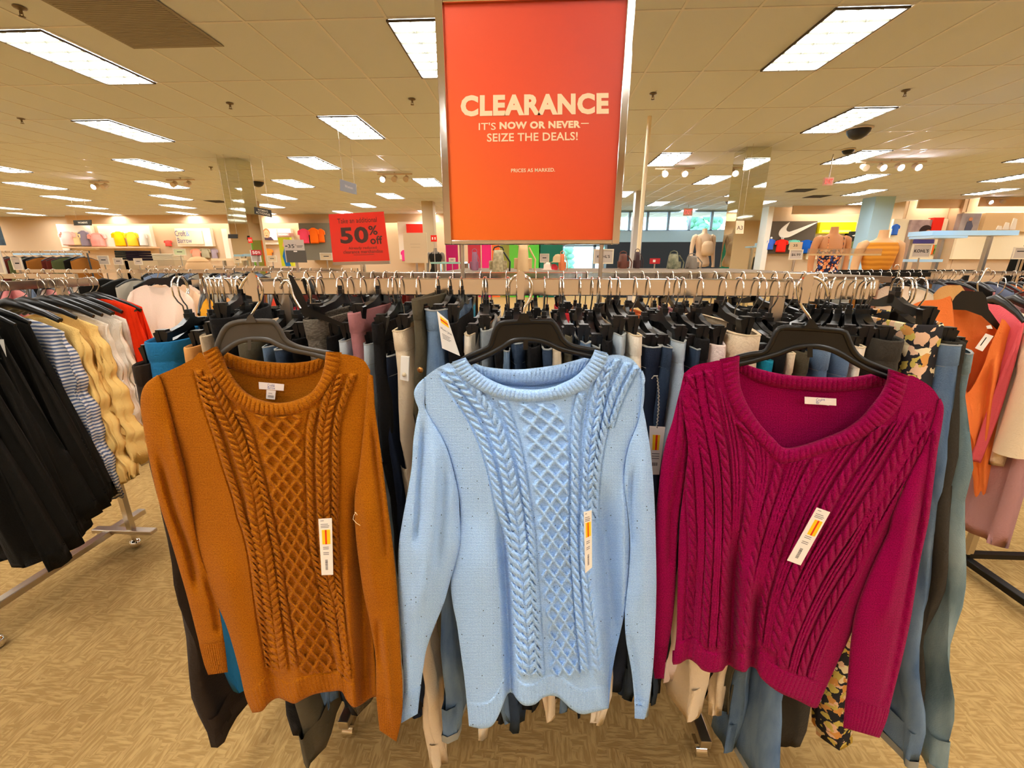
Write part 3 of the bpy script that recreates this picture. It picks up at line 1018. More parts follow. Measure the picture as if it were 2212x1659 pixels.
# ================================================================== the three cable-knit sweaters
def knit(name, rgb, dark, fleck=None):
    """yarn colour with fine stitch relief; the uv map counts stitches (1 unit = 100 photo-pixel widths of cloth)"""
    m = bpy.data.materials.new(name)
    m.use_nodes = True
    nt = m.node_tree
    b = nt.nodes['Principled BSDF']
    b.inputs['Roughness'].default_value = .95
    b.inputs['Specular IOR Level'].default_value = .03
    b.inputs['Sheen Weight'].default_value = .04
    uv = N(nt, 'ShaderNodeUVMap')
    w1 = N(nt, 'ShaderNodeTexWave', bands_direction='Y')
    w1.inputs['Scale'].default_value = 9.5
    w1.inputs['Distortion'].default_value = 1.2
    w1.inputs['Detail'].default_value = 1
    w1.inputs['Detail Scale'].default_value = 3
    w2 = N(nt, 'ShaderNodeTexWave', bands_direction='X')
    w2.inputs['Scale'].default_value = 13
    w2.inputs['Distortion'].default_value = .8
    mul = N(nt, 'ShaderNodeMath', operation='ADD')
    nt.links.new(uv.outputs[0], w1.inputs['Vector'])
    nt.links.new(uv.outputs[0], w2.inputs['Vector'])
    nt.links.new(w1.outputs['Fac'], mul.inputs[0])
    h = N(nt, 'ShaderNodeMath', operation='MULTIPLY')
    h.inputs[1].default_value = .4
    nt.links.new(w2.outputs['Fac'], h.inputs[0])
    nt.links.new(h.outputs[0], mul.inputs[1])
    nz = N(nt, 'ShaderNodeTexNoise')
    nz.inputs['Scale'].default_value = 40
    nz.inputs['Detail'].default_value = 4
    nt.links.new(uv.outputs[0], nz.inputs['Vector'])
    ad = N(nt, 'ShaderNodeMath', operation='MULTIPLY_ADD')
    ad.inputs[1].default_value = 1.2
    nt.links.new(nz.outputs[0], ad.inputs[0])
    nt.links.new(mul.outputs[0], ad.inputs[2])
    bp = N(nt, 'ShaderNodeBump')
    bp.inputs['Strength'].default_value = .42
    bp.inputs['Distance'].default_value = .0012
    nt.links.new(ad.outputs[0], bp.inputs['Height'])
    nt.links.new(bp.outputs[0], b.inputs['Normal'])
    mx = N(nt, 'ShaderNodeMix', data_type='RGBA')
    mx.inputs[6].default_value = lin(dark)
    mx.inputs[7].default_value = lin(rgb)
    rp = N(nt, 'ShaderNodeMapRange')
    rp.inputs[1].default_value = .3
    rp.inputs[2].default_value = .62
    nt.links.new(nz.outputs[0], rp.inputs[0])
    nt.links.new(rp.outputs[0], mx.inputs[0])
    out = mx.outputs[2]
    if fleck:
        v = N(nt, 'ShaderNodeTexVoronoi')
        v.inputs['Scale'].default_value = 9
        nt.links.new(uv.outputs[0], v.inputs['Vector'])
        lt = N(nt, 'ShaderNodeMath', operation='LESS_THAN')
        lt.inputs[1].default_value = .11
        nt.links.new(v.outputs['Distance'], lt.inputs[0])
        sc = N(nt, 'ShaderNodeSeparateColor')
        nt.links.new(v.outputs['Color'], sc.inputs[0])
        g2 = N(nt, 'ShaderNodeMath', operation='GREATER_THAN')
        g2.inputs[1].default_value = .72
        nt.links.new(sc.outputs[0], g2.inputs[0])
        an = N(nt, 'ShaderNodeMath', operation='MULTIPLY')
        nt.links.new(lt.outputs[0], an.inputs[0])
        nt.links.new(g2.outputs[0], an.inputs[1])
        m2 = N(nt, 'ShaderNodeMix', data_type='RGBA')
        m2.inputs[7].default_value = lin(fleck)
        nt.links.new(an.outputs[0], m2.inputs[0])
        nt.links.new(out, m2.inputs[6])
        out = m2.outputs[2]
    nt.links.new(out, b.inputs['Base Color'])
    return m

# ---- cable reliefs in cloth coordinates (photo-pixel widths); each returns a height in cable units
def _line(pts):
    p = smooth_poly(pts, 60)
    o = np.argsort(p[:, 1])
    p = p[o]
    d = np.r_[0, np.cumsum(np.hypot(*np.diff(p, axis=0).T))]
    return p, d

def cable(X, Y, pts, wd, period, kind, fade=16):
    p, d = _line(pts)
    xc = np.interp(Y, p[:, 1], p[:, 0])
    sl = np.interp(Y, p[:, 1], np.gradient(p[:, 0], p[:, 1]))
    s = np.interp(Y, p[:, 1], d)
    u = (X - xc) / np.sqrt(1 + sl ** 2)
    s = s + (X - xc) * sl / np.sqrt(1 + sl ** 2)
    u = u / wd
    au = np.abs(u)
    inside = au < 1
    end = sstep(p[0, 1] - 2, p[0, 1] + 5, Y) * (1 - sstep(p[-1, 1] - fade, p[-1, 1], Y))
    if kind == 'rope':
        ph = s / period - .62 * u
        g = np.abs(np.sin(PI * ph)) ** .62
        h = np.sqrt(np.clip(1 - au ** 2.2, 0, 1)) * (.08 + .92 * g)
    elif kind == 'braid':
        q = np.clip(2 * au - 1, -1, 1)
        ph = s / period + .95 * au
        g = np.abs(np.sin(PI * ph)) ** .65
        h = (np.clip(1 - np.abs(q) ** 2.4, 0, 1)) ** .5 * (.10 + .90 * g)
    elif kind == 'rib':
        return np.where(inside, np.sqrt(np.clip(1 - u * u, 0, 1)) * .62, 0) * end
    h = np.where(inside, h, 0)
    ditch = -.42 * np.exp(-((au - 1.25) / .22) ** 2)
    return (h + ditch) * end

def lattice(X, Y, L, R, period, n):
    a, _ = _line(L)
    b, _ = _line(R)
    xl = np.interp(Y, a[:, 1], a[:, 0])
    xr = np.interp(Y, b[:, 1], b[:, 0])
    q = (X - xl) / np.maximum(xr - xl, 1)
    ins = sstep(-.06, .02, q) * (1 - sstep(.98, 1.06, q)) * sstep(a[0, 1] - 1, a[0, 1] + 8, Y) * (1 - sstep(a[-1, 1] - 12, a[-1, 1], Y))
    y = Y / period
    def strand(ph, wd):
        fr = np.abs((ph + .5) % 1 - .5) / wd
        return np.sqrt(np.clip(1 - fr ** 2, 0, 1))
    s1 = strand(q * n - y, .20)
    s2 = strand(q * n + y, .19) * .92
    return np.maximum(s1, s2) * .9 * ins

class Sweater:
    def __init__(s, name, label, m, top, left, right, bottom, cables=(), folds=(), bulge=.022, Y=SY, amp=.0080, lift=.004):
        s.m, s.cables, s.folds, s.bulge, s.Y, s.amp = m, cables, folds, bulge, Y, amp
        s.top, s.left, s.right, s.bottom = top, left, right, bottom
        mid = (np.mean([left[0][0], right[0][0]]), top[0][1])
        s.c = pt(mid[0], mid[1], Y)
        s.root = thing(name, label, 'sweater', s.c)

    def put(s, mb, name, m=None, parent=None):
        o = mb.build(name, m or s.m, parent or s.root)
        if parent is None:
            o.matrix_parent_inverse = Matrix.Translation(-s.c)
        return o

    def foldoff(s, X, Y):
        o = np.zeros_like(X)
        for pts, wd, a in s.folds:
            p, d = _line(pts)
            xc = np.interp(Y, p[:, 1], p[:, 0])
            L = p[-1, 1] - p[0, 1]
            env = sstep(p[0, 1], p[0, 1] + .30 * L, Y)
            o += -a * np.exp(-((X - xc) / wd) ** 2) * env
        return o

    def patch(s, nu, nv, top=None, t0=0., t1=1.):
        T = smooth_poly(top or s.top, nu) if top is None else poly_at(top, nu)
        Bq = smooth_poly(s.bottom, nu * 2)
        # the hem is followed by its x coordinate so that columns run down evenly
        Lq, Rq = smooth_poly(s.left, 200), smooth_poly(s.right, 200)
        tt = np.linspace(t0, t1, nv)
        ss = np.linspace(0, 1, nu)
        Bq = np.stack([np.interp(ss, np.linspace(0, 1, len(Bq)), Bq[:, i]) for i in (0, 1)], -1)
        li = np.stack([np.interp(tt, np.linspace(0, 1, 200), Lq[:, i]) for i in (0, 1)], -1)
        ri = np.stack([np.interp(tt, np.linspace(0, 1, 200), Rq[:, i]) for i in (0, 1)], -1)
        S, Tt = np.meshgrid(ss, tt)
        P = (1 - Tt)[..., None] * T[None] + Tt[..., None] * Bq[None] + (1 - S)[..., None] * li[:, None] + S[..., None] * ri[:, None]
        P -= ((1 - S) * (1 - Tt))[..., None] * Lq[0] + (S * (1 - Tt))[..., None] * Rq[0] + ((1 - S) * Tt)[..., None] * Lq[-1] + (S * Tt)[..., None] * Rq[-1]
        return P[..., 0], P[..., 1], S, Tt

    def relief(s, X, Y):
        h = np.zeros_like(X)
        for c in s.cables:
            if c[0] == 'lattice':
                k = lattice(X, Y, *c[1:])
            else:
                k = cable(X, Y, c[1], c[2], c[3], c[0])
            h = np.where(np.abs(k) > np.abs(h), k, h)
        return h

    def front_off(s, X, Y, S, Tt):
        dome = np.sqrt(np.clip(1 - (2 * S - 1) ** 2, 0, 1))
        return -s.bulge * dome * (.25 + .75 * sstep(0, .35, Tt)) - .004 + s.foldoff(X, Y)

    def body(s, nu=270, nv=340, hem=.93, hemamp=.0016, hem_period=8.0):
        X, Y, S, Tt = s.patch(nu, nv, t1=hem)
        off = s.front_off(X, Y, S, Tt) - s.amp * s.relief(X, Y)
        P = at(X, Y, s.Y + off)
        mb = MB().grid(P)
        uv = np.stack([X / 100, Y / 100], -1).reshape(-1, 2)
        # back panel
        bt = s.backtop
        X2, Y2, S2, T2 = s.patch(60, 80, top=bt, t1=1.0)
        dome = np.sqrt(np.clip(1 - (2 * S2 - 1) ** 2, 0, 1))
        P2 = at(X2, Y2, s.Y + .030 * dome + .004)
        mb.grid(P2, flip=True)
        mb.uv = np.r_[uv, np.stack([X2 / 100, Y2 / 100], -1).reshape(-1, 2)]
        s.put(mb, 'body')
        # ribbed hem band
        X, Y, S, Tt = s.patch(int(nu * 1.6), 26, t0=hem - .004, t1=1.0)
        base = s.front_off(X, Y, S, Tt)
        k = (Tt - hem) / (1 - hem)
        al = np.cumsum(np.r_[0, np.hypot(np.diff(X[-1]), np.diff(Y[-1]) * .3)])
        rib = hemamp * (np.abs(np.cos(PI * al / hem_period)) ** .6)[None, :] * sstep(0, .12, k)
        edge = .004 * sstep(.88, 1.0, k)
        P = at(X, Y, s.Y + base - rib + edge - .0012 * sstep(0, .05, k))
        rows = np.concatenate([P, P[-1:] + np.array([0, .007, .001]), P[-12:-11] + np.array([0, .009, 0])])
        mb = MB().grid(rows)
        XX = np.concatenate([X, X[-1:], X[-12:-11]]); YY = np.concatenate([Y, Y[-1:] + 3, Y[-12:-11]])
        mb.uv = np.stack([XX / 100, YY / 100], -1).reshape(-1, 2)
        s.put(mb, 'hem_band')

    def band(s, name, outer, inner, off0, off1, period, n=560, k=9, amp=.0040, round_=.0028):
        A, B = smooth_poly(outer, n), smooth_poly(inner, n)
        al = np.cumsum(np.r_[0, np.hypot(*np.diff((A + B) / 2, axis=0).T)])
        rib = amp * np.abs(np.cos(PI * al / period)) ** .4
        rows = []
        UV = []
        for i in range(k):
            q = i / (k - 1)
            P = A * (1 - q) + B * q
            e = min(1, 5 * q, 5 * (1 - q))
            off = off0 * (1 - q) + off1 * q - round_ * math.sin(PI * q) ** .7 - rib * e
            rows.append(at(P[:, 0], P[:, 1], s.Y + off))
            UV.append(P / 100)
        rows.append(rows[-1] + np.array([0, .006, -.0005])); UV.append(UV[-1])
        rows.append(rows[0] + np.array([0, .010, 0])); UV.append(UV[0])
        mb = MB().grid(np.array(rows))
        mb.uv = np.concatenate(UV)
        return s.put(mb, name)

    def sleeve(s, outer, inner, base0, base1, cuff=.9, thick=.5, period=7.5, folds=(), nv=130, nphi=56, ribs=None):
        A, B = smooth_poly(outer, nv), smooth_poly(inner, nv)
        t = np.linspace(0, 1, nv)
        def rows(sel, grow=1.0, rib=0):
            a, b, tt = A[sel], B[sel], t[sel]
            phi = np.linspace(0, 2 * PI, nphi * (3 if rib else 1), endpoint=False)
            mid, half = (a + b) / 2, (b - a) / 2
            X = mid[:, 0, None] + half[:, 0, None] * np.cos(phi)[None] * grow
            Yp = mid[:, 1, None] + half[:, 1, None] * np.cos(phi)[None] * grow
            wid = np.hypot(half[:, 0], half[:, 1]) * s.Y / 900
            th = np.maximum(wid * thick, .004)
            base = base0 + (base1 - base0) * tt
            off = base[:, None] - th[:, None] * np.sin(phi)[None] * grow
            front = np.clip(np.sin(phi), 0, 1)[None]
            fo = np.zeros_like(X)
            for pts, wd, am in folds:
                p, d = _line(pts)
                xc = np.interp(Yp, p[:, 1], p[:, 0])
                L = p[-1, 1] - p[0, 1]
                env = sstep(p[0, 1] - 1, p[0, 1] + .25 * L, Yp) * (1 - sstep(p[-1, 1] - .2 * L, p[-1, 1], Yp))
                fo += -am * np.exp(-((X - xc) / wd) ** 2) * env
            if ribs is not None:
                for pts, wd, per, kind in ribs:
                    fo -= s.amp * .8 * cable(X, Yp, pts, wd, per, kind)
            off = off + fo * front
            if rib:
                off = off - rib * np.abs(np.cos(phi * 17))[None] ** .6 * np.sign(np.sin(phi))[None]
            return at(X, Yp, s.Y + off), np.stack([X / 100, Yp / 100], -1)
        nc = int(nv * cuff)
        P, uv = rows(slice(0, nc + 1))
        mb = MB().grid(P, wrap=True, flip=True)
        mb.uv = uv.reshape(-1, 2)
        o = s.put(mb, 'sleeve')
        P, uv = rows(slice(nc - 1, nv), 1.02, .0016)
        inn = P[-1:] * .93 + P[-1:].mean(1, keepdims=True) * .07
        P = np.concatenate([P, inn, inn + np.array([0, 0, .035])])
        uv = np.concatenate([uv, uv[-1:], uv[-4:-3]])
        mb = MB().grid(P, wrap=True, flip=True)
        mb.uv = uv.reshape(-1, 2)
        me = mb.mesh('cuff', s.m)
        c = link('cuff', me, o)

    def label_tape(s, quad, off, tabq=None, text='Croft&', tabfold=False):
        tape = mat('label_tape', (245, 232, 222), rough=.6)
        o, f, q = paper_tag('neck_label', '', quad, s.Y + off, parent=None)
        for k in ('label', 'category'):
            del o[k]
        o.data.materials[0] = tape
        o.parent = s.root
        o.matrix_parent_inverse = Matrix.Translation(-s.c)
        mb = MB()
        text_into(mb, text, .36, .64, -.52, -.12, lambda a, b, d: f(a, -b, .001))
        text_into(mb, 'Barrow', .36, .66, -.88, -.52, lambda a, b, d: f(a, -b, .001))
        mb.build('lettering', mat('label_print', (96, 92, 150)), o)
        if tabq:
            o2, f2, q2 = paper_tag('size_tab', '', tabq, s.Y + off - .0015, parent=None)
            for k in ('label', 'category'):
                del o2[k]
            o2.data.materials[0] = tape
            o2.parent = o
            if not tabfold:
                mb = MB()
                text_into(mb, 'XXL', .25, .7, -.42, -.28, lambda a, b, d: f2(a, -b, .001))
                for k in range(3):
                    mb.prism([(.2, .58 + .09 * k), (.2, .61 + .09 * k), (.85, .61 + .09 * k), (.85, .58 + .09 * k)], .0006, .0009, f2)
                # printing joined onto the tab itself
                o3 = mb.build('print', INK, o)

    def price(s, quad, off, st=(.22, .85, .19, .44), bar=(.47, .60), label=None):
        o, f, q = paper_tag('price_tag', '', quad, s.Y + off, parent=None)
        for k in ('label', 'category'):
            del o[k]
        o['label'] = 'white paper price tag with yellow and red sticker'
        o.parent = s.root
        o.matrix_parent_inverse = Matrix.Translation(-s.c)
        q(*st, .0007, .001).build('price_sticker', MATS['sticker_yellow'], o)
        q(st[0] + (st[1] - st[0]) * .38, st[0] + (st[1] - st[0]) * .58, st[2], st[3], .001, .0013).build('sticker_stripe', MATS['sticker_red'], o)
        mb = MB()
        def ln(x0, x1, y0, y1):
            mb.prism([(x0, y0), (x0, y1), (x1, y1), (x1, y0)], .0006, .0009, f)
        for y0, x1 in ((.03, .4), (.09, .7), (.12, .8), (.145, .75)):
            ln(.15, x1, y0, y0 + .008)
        for y0 in (.49, .52, .59, .62):
            ln(.25, .70, y0, y0 + .009)
        rnd = random.Random(3)
        y0 = .72
        while y0 < .90:
            h_ = rnd.choice([.004, .008, .012])
            ln(.38, .58, y0, y0 + h_)
            y0 += h_ + rnd.choice([.005, .009])
        mb.build('print', mat('grey_print', (120, 112, 112)), o)
        return o

def shift(pts, dx, dy=0):
    return [(a + dx, b + dy) for a, b in pts]

# ------------------------------------------------------------------ brown
KB = knit('brown_yarn', (176, 104, 14), (144, 80, 8))
co = [(438, 762), (459, 812), (486, 852), (525, 884), (565, 897), (605, 900), (645, 892), (679, 874), (703, 848), (722, 816), (733, 785), (732, 764)]
ci = [(464, 749), (475, 769), (486, 796), (502, 822), (525, 847), (552, 863), (586, 871), (618, 870), (650, 860), (673, 846), (690, 823), (699, 796), (704, 760)]
bt = [(477, 758), (507, 770), (539, 778), (578, 783), (618, 785), (658, 782), (685, 775), (703, 766)]
bb = [(480, 784), (500, 797), (530, 808), (565, 815), (605, 818), (645, 815), (680, 806), (697, 794)]
A = Sweater('sweater', 'brown cable-knit crew-neck sweater hanging at the left of the near rack', KB,
    top=[(338, 812), (380, 794), (415, 776), (436, 763)] + co[1:-1] + [(732, 766), (760, 768), (785, 778), (800, 800)],
    left=[(338, 812), (358, 870), (378, 940), (398, 1020), (412, 1090), (420, 1150), (436, 1215), (458, 1280), (490, 1355), (515, 1440), (530, 1505), (545, 1540)],
    right=[(800, 800), (797, 860), (790, 930), (784, 1000), (782, 1080), (784, 1160), (790, 1240), (800, 1330), (808, 1400), (812, 1450), (814, 1485), (816, 1505)],
    bottom=[(545, 1540), (566, 1536), (582, 1518), (600, 1508), (618, 1514), (636, 1520), (656, 1510), (682, 1499), (715, 1494), (738, 1494), (748, 1512), (764, 1528), (784, 1520), (800, 1508), (816, 1505)],
    folds=[([(770, 1000), (775, 1150), (785, 1300), (790, 1500)], 14, -.022), ([(745, 1150), (752, 1300), (765, 1520)], 12, .014),
           ([(470, 1150), (500, 1300), (560, 1530)], 26, .012), ([(560, 1300), (585, 1420), (592, 1505)], 16, -.014), ([(640, 1350), (640, 1510)], 18, .010),
           ([(690, 1200), (700, 1350), (710, 1495)], 22, -.010)],
    cables=[
        ('rope', [(427, 800), (443, 860), (459, 908), (475, 956), (491, 1009), (512, 1073), (523, 1118), (533, 1146), (547, 1207), (557, 1282), (565, 1337), (576, 1398), (584, 1450)], 8, 15),
        ('braid', [(450, 812), (462, 846), (488, 897), (510, 945), (525, 993), (544, 1051), (552, 1096), (560, 1146), (571, 1199), (581, 1266), (589, 1332), (597, 1398), (606, 1458)], 19, 15),
        ('rope', [(512, 886), (536, 932), (549, 980), (563, 1033), (577, 1094), (589, 1146), (600, 1199), (608, 1266), (618, 1332), (629, 1398), (636, 1448)], 8, 15),
        ('lattice', [(545, 893), (563, 935), (571, 985), (581, 1038), (591, 1094), (605, 1168), (618, 1255), (629, 1327), (642, 1398), (653, 1460)],
         [(648, 893), (650, 935), (654, 985), (656, 1038), (656, 1094), (663, 1160), (679, 1239), (693, 1305), (706, 1372), (722, 1448)], 37, 2.5),
        ('rope', [(680, 884), (671, 925), (668, 985), (669, 1038), (671, 1095), (673, 1146), (680, 1199), (693, 1252), (703, 1305), (716, 1358), (730, 1412), (742, 1465)], 8, 15),
        ('braid', [(727, 808), (708, 880), (699, 935), (696, 985), (697, 1038), (699, 1094), (702, 1170), (708, 1252), (722, 1305), (730, 1358), (738, 1412), (746, 1465)], 15, 15),
        ('rope', [(762, 808), (746, 850), (732, 892), (725, 935), (724, 985), (724, 1038), (723, 1094), (722, 1146), (725, 1199), (730, 1252), (735, 1305), (740, 1358), (746, 1425), (752, 1475)], 7.5, 15),
    ])
A.backtop = [(338, 812), (420, 780), (470, 790)] + bb[1:-1] + [(705, 790), (745, 775), (800, 800)]
A.body()
A.band('collar', co, ci, -.010, -.006, 10.6)
A.band('collar', bb, bt, .030, .026, 10.6, n=260, round_=.002)
A.sleeve(outer=[(340, 810), (316, 828), (305, 852), (304, 885), (311, 930), (321, 985), (331, 1035), (346, 1095), (365, 1155), (385, 1222), (405, 1292), (425, 1370), (440, 1430), (450, 1458)],
         inner=[(345, 812), (358, 850), (372, 905), (388, 965), (402, 1020), (412, 1075), (418, 1120), (428, 1172), (440, 1215), (456, 1255), (470, 1300), (480, 1355), (488, 1415), (492, 1452)],
         base0=-.008, base1=-.004, folds=[([(335, 950), (372, 1090), (410, 1200), (430, 1300)], 9, -.016), ([(360, 900), (398, 1050), (436, 1180)], 10, .010), ([(440, 1230), (462, 1300), (475, 1380)], 8, -.012)])
A.sleeve(outer=[(806, 812), (808, 850), (811, 890), (818, 940), (826, 1000), (836, 1080), (848, 1170), (857, 1260), (862, 1340), (866, 1420), (870, 1490), (867, 1550), (856, 1602)],
         inner=[(795, 806), (792, 850), (788, 900), (782, 960), (775, 1020), (766, 1080), (768, 1150), (776, 1220), (786, 1285), (800, 1350), (811, 1420), (813, 1500), (820, 1578)],
         base0=-.006, base1=-.036, folds=[([(800, 880), (812, 1000), (826, 1120), (836, 1240)], 6, -.012), ([(786, 1050), (800, 1200), (818, 1320)], 12, .008), ([(826, 1330), (838, 1440), (850, 1580)], 8, .010), ([(815, 1330), (822, 1450)], 7, -.010)])
A.label_tape([(559, 825), (614, 830), (613, 844), (560, 840)], .024, [(576, 842), (596, 844), (594, 863), (575, 861)])
A.price([(688, 1121), (717, 1119), (720, 1241), (695, 1242)], -.040)
P = [pt(766 + 4 * math.sin(k * .7) + (k / 14) * 3, 1106 + k * 1.9, .622 - .001 * k / 14) for k in range(4)] + [pt(772, 1112, .622), pt(768, 1108, .622), pt(764, 1114, .622), pt(763, 1122, .622), pt(770, 1130, .622), pt(778, 1135, .624)]
A.put(MB().tube(P, .0005, 5), 'loose_thread', mat('cream_thread', (250, 226, 180)))

# ------------------------------------------------------------------ light blue
KL = knit('light_blue_yarn', (180, 216, 255), (156, 194, 244), fleck=(70, 78, 110))
co = [(974, 785), (998, 818), (1032, 842), (1072, 858), (1112, 866), (1152, 868), (1192, 864), (1231, 855), (1271, 836), (1298, 806), (1313, 775), (1314, 765)]
ci = [(1004, 773), (1019, 793), (1046, 814), (1077, 830), (1112, 840), (1152, 843), (1186, 839), (1218, 828), (1245, 813), (1266, 792), (1279, 772), (1286, 756)]
bt = [(1020, 784), (1046, 793), (1085, 798), (1125, 799), (1165, 795), (1205, 789), (1237, 781), (1278, 770)]
bb = [(1022, 806), (1050, 818), (1085, 828), (1120, 832), (1158, 832), (1195, 828), (1232, 818), (1262, 798)]
Bz = Sweater('sweater', 'light blue flecked cable-knit sweater hanging in the middle of the near rack', KL,
    top=[(916, 816), (940, 798), (960, 788), (974, 786)] + co[1:-1] + [(1314, 768), (1340, 767), (1365, 776), (1385, 798)],
    left=[(916, 816), (918, 850), (922, 890), (950, 937), (966, 968), (979, 1012), (990, 1064), (994, 1110), (990, 1160), (984, 1210), (974, 1258), (978, 1305), (987, 1350), (996, 1415), (1004, 1475), (1013, 1569)],
    right=[(1385, 798), (1392, 830), (1389, 880), (1372, 932), (1359, 965), (1351, 1005), (1349, 1055), (1355, 1105), (1360, 1160), (1360, 1220), (1355, 1280), (1348, 1330), (1338, 1375), (1328, 1420), (1320, 1470), (1315, 1530)],
    bottom=[(1013, 1569), (1038, 1574), (1060, 1570), (1074, 1552), (1086, 1524), (1096, 1500), (1106, 1496), (1116, 1510), (1132, 1524), (1155, 1522), (1172, 1508), (1190, 1503), (1208, 1508), (1231, 1529), (1256, 1543), (1285, 1538), (1315, 1530)],
    folds=[([(1075, 1080), (1088, 1200), (1098, 1350), (1103, 1520)], 9, -.030), ([(1030, 1100), (1035, 1300), (1045, 1560)], 34, .016),
           ([(1135, 1100), (1140, 1300), (1135, 1530)], 22, .010), ([(1300, 1020), (1304, 1120), (1318, 1300), (1330, 1450)], 22, -.034), ([(1262, 1060), (1264, 1200), (1280, 1400), (1296, 1540)], 16, .018),
           ([(1190, 1330), (1190, 1510)], 22, -.010), ([(1345, 1000), (1348, 1150), (1345, 1330)], 10, .012)],
    cables=[
        ('rope', [(962, 812), (993, 860), (1019, 898), (1040, 940), (1056, 985), (1070, 1038), (1081, 1093), (1096, 1146), (1104, 1194), (1109, 1252), (1115, 1319), (1120, 1398), (1124, 1468)], 9, 20),
        ('braid', [(977, 797), (1019, 848), (1051, 890), (1072, 929), (1085, 972), (1097, 1020), (1111, 1088), (1120, 1146), (1125, 1199), (1131, 1266), (1136, 1332), (1141, 1398), (1145, 1468)], 17, 20),
        ('rope', [(1085, 866), (1096, 898), (1109, 940), (1120, 980), (1128, 1025), (1136, 1078), (1146, 1146), (1149, 1199), (1153, 1266), (1158, 1332), (1162, 1398), (1166, 1468)], 8, 20),
        ('lattice', [(1112, 869), (1125, 900), (1136, 940), (1144, 985), (1154, 1051), (1161, 1104), (1166, 1160), (1171, 1239), (1181, 1319), (1187, 1398), (1192, 1470)],
         [(1192, 868), (1210, 892), (1222, 932), (1226, 985), (1227, 1051), (1226, 1104), (1228, 1160), (1232, 1239), (1238, 1319), (1244, 1398), (1253, 1470)], 39, 2.3),
        ('rope', [(1256, 848), (1246, 905), (1243, 959), (1242, 1011), (1241, 1091), (1240, 1146), (1241, 1199), (1246, 1266), (1251, 1332), (1258, 1398), (1264, 1460)], 9, 20),
        ('braid', [(1313, 790), (1292, 850), (1283, 905), (1276, 959), (1271, 1011), (1269, 1078), (1267, 1146), (1269, 1252), (1275, 1305), (1283, 1358), (1291, 1425), (1296, 1465)], 13, 20),
        ('rope', [(1356, 784), (1329, 839), (1312, 892), (1300, 945), (1290, 998), (1284, 1060), (1282, 1130)], 8, 20),
        ('rope', [(1334, 776), (1312, 820), (1301, 870), (1291, 920), (1283, 980)], 6, 20),
        ('rope', [(1374, 792), (1350, 838), (1330, 885), (1316, 930)], 6, 20),
    ], amp=.0088)
Bz.backtop = [(916, 816), (960, 794), (1000, 798)] + bb[1:-1] + [(1285, 780), (1330, 775), (1385, 798)]
Bz.body(hem_period=8.5)
Bz.band('collar', co, ci, -.012, -.008, 9.0, round_=.003)
Bz.band('collar', bb, bt, .026, .024, 9.0, n=260, round_=.003)
Bz.sleeve(outer=[(914, 818), (902, 830), (894, 848), (898, 868), (904, 885), (899, 910), (893, 950), (889, 1010), (880, 1065), (870, 1120), (861, 1180), (860, 1240), (862, 1300), (866, 1360), (870, 1430), (872, 1490), (867, 1562)],
          inner=[(918, 818), (918, 850), (920, 885), (950, 937), (966, 970), (979, 1014), (990, 1066), (993, 1115), (995, 1170), (986, 1212), (974, 1250), (960, 1300), (940, 1350), (922, 1400), (915, 1440), (908, 1490), (902, 1542)],
          base0=-.004, base1=-.014, cuff=.93, folds=[([(917, 890), (912, 980), (905, 1100), (898, 1200)], 7, -.018), ([(935, 930), (938, 1050), (925, 1200), (905, 1350)], 12, .012), ([(960, 980), (958, 1100), (945, 1250)], 9, -.012),
                                                ([(890, 1250), (884, 1400), (880, 1540)], 8, .008)])
Bz.sleeve(outer=[(1388, 800), (1394, 820), (1389, 842), (1388, 872), (1394, 905), (1401, 945), (1407, 990), (1412, 1050), (1415, 1110), (1417, 1190), (1418, 1270), (1415, 1370), (1410, 1450), (1401, 1518), (1392, 1554)],
          inner=[(1384, 806), (1386, 850), (1380, 905), (1368, 938), (1358, 965), (1350, 1005), (1348, 1055), (1356, 1110), (1361, 1170), (1358, 1240), (1350, 1320), (1352, 1380), (1364, 1450), (1370, 1510), (1371, 1552)],
          base0=-.006, base1=-.018, cuff=.95, folds=[([(1368, 1000), (1362, 1100), (1366, 1200)], 6, -.014), ([(1385, 950), (1390, 1150), (1388, 1350)], 14, .008), ([(1356, 1360), (1372, 1450), (1384, 1540)], 6, -.010)])
Bz.price([(1261, 1106), (1278, 1102), (1279, 1225), (1264, 1238)], -.062, st=(.2, .85, .18, .42))

# ------------------------------------------------------------------ burgundy
KM = knit('burgundy_yarn', (158, 8, 78), (122, 3, 54))
co = [(1560, 779), (1565, 819), (1576, 865), (1594, 902), (1623, 938), (1651, 970), (1678, 996), (1692, 1002), (1733, 994), (1782, 977), (1840, 959), (1883, 934), (1918, 907), (1941, 882), (1955, 848), (1964, 812)]
ci = [(1598, 769), (1597, 796), (1599, 830), (1608, 859), (1623, 888), (1643, 917), (1669, 945), (1697, 969), (1738, 964), (1782, 949), (1825, 932), (1863, 906), (1889, 877), (1909, 851), (1921, 825), (1925, 798)]
bt = [(1600, 782), (1637, 796), (1680, 807), (1724, 813), (1782, 816), (1840, 816), (1883, 810), (1924, 800)]
bb = [(1598, 806), (1637, 825), (1680, 836), (1738, 842), (1796, 846), (1854, 842), (1900, 835), (1920, 826)]
def mids(a, b, k=.5):
    n = 9
    A_, B_ = smooth_poly(a, n), smooth_poly(b, n)
    return [tuple(q) for q in (A_ * (1 - k) + B_ * k)]
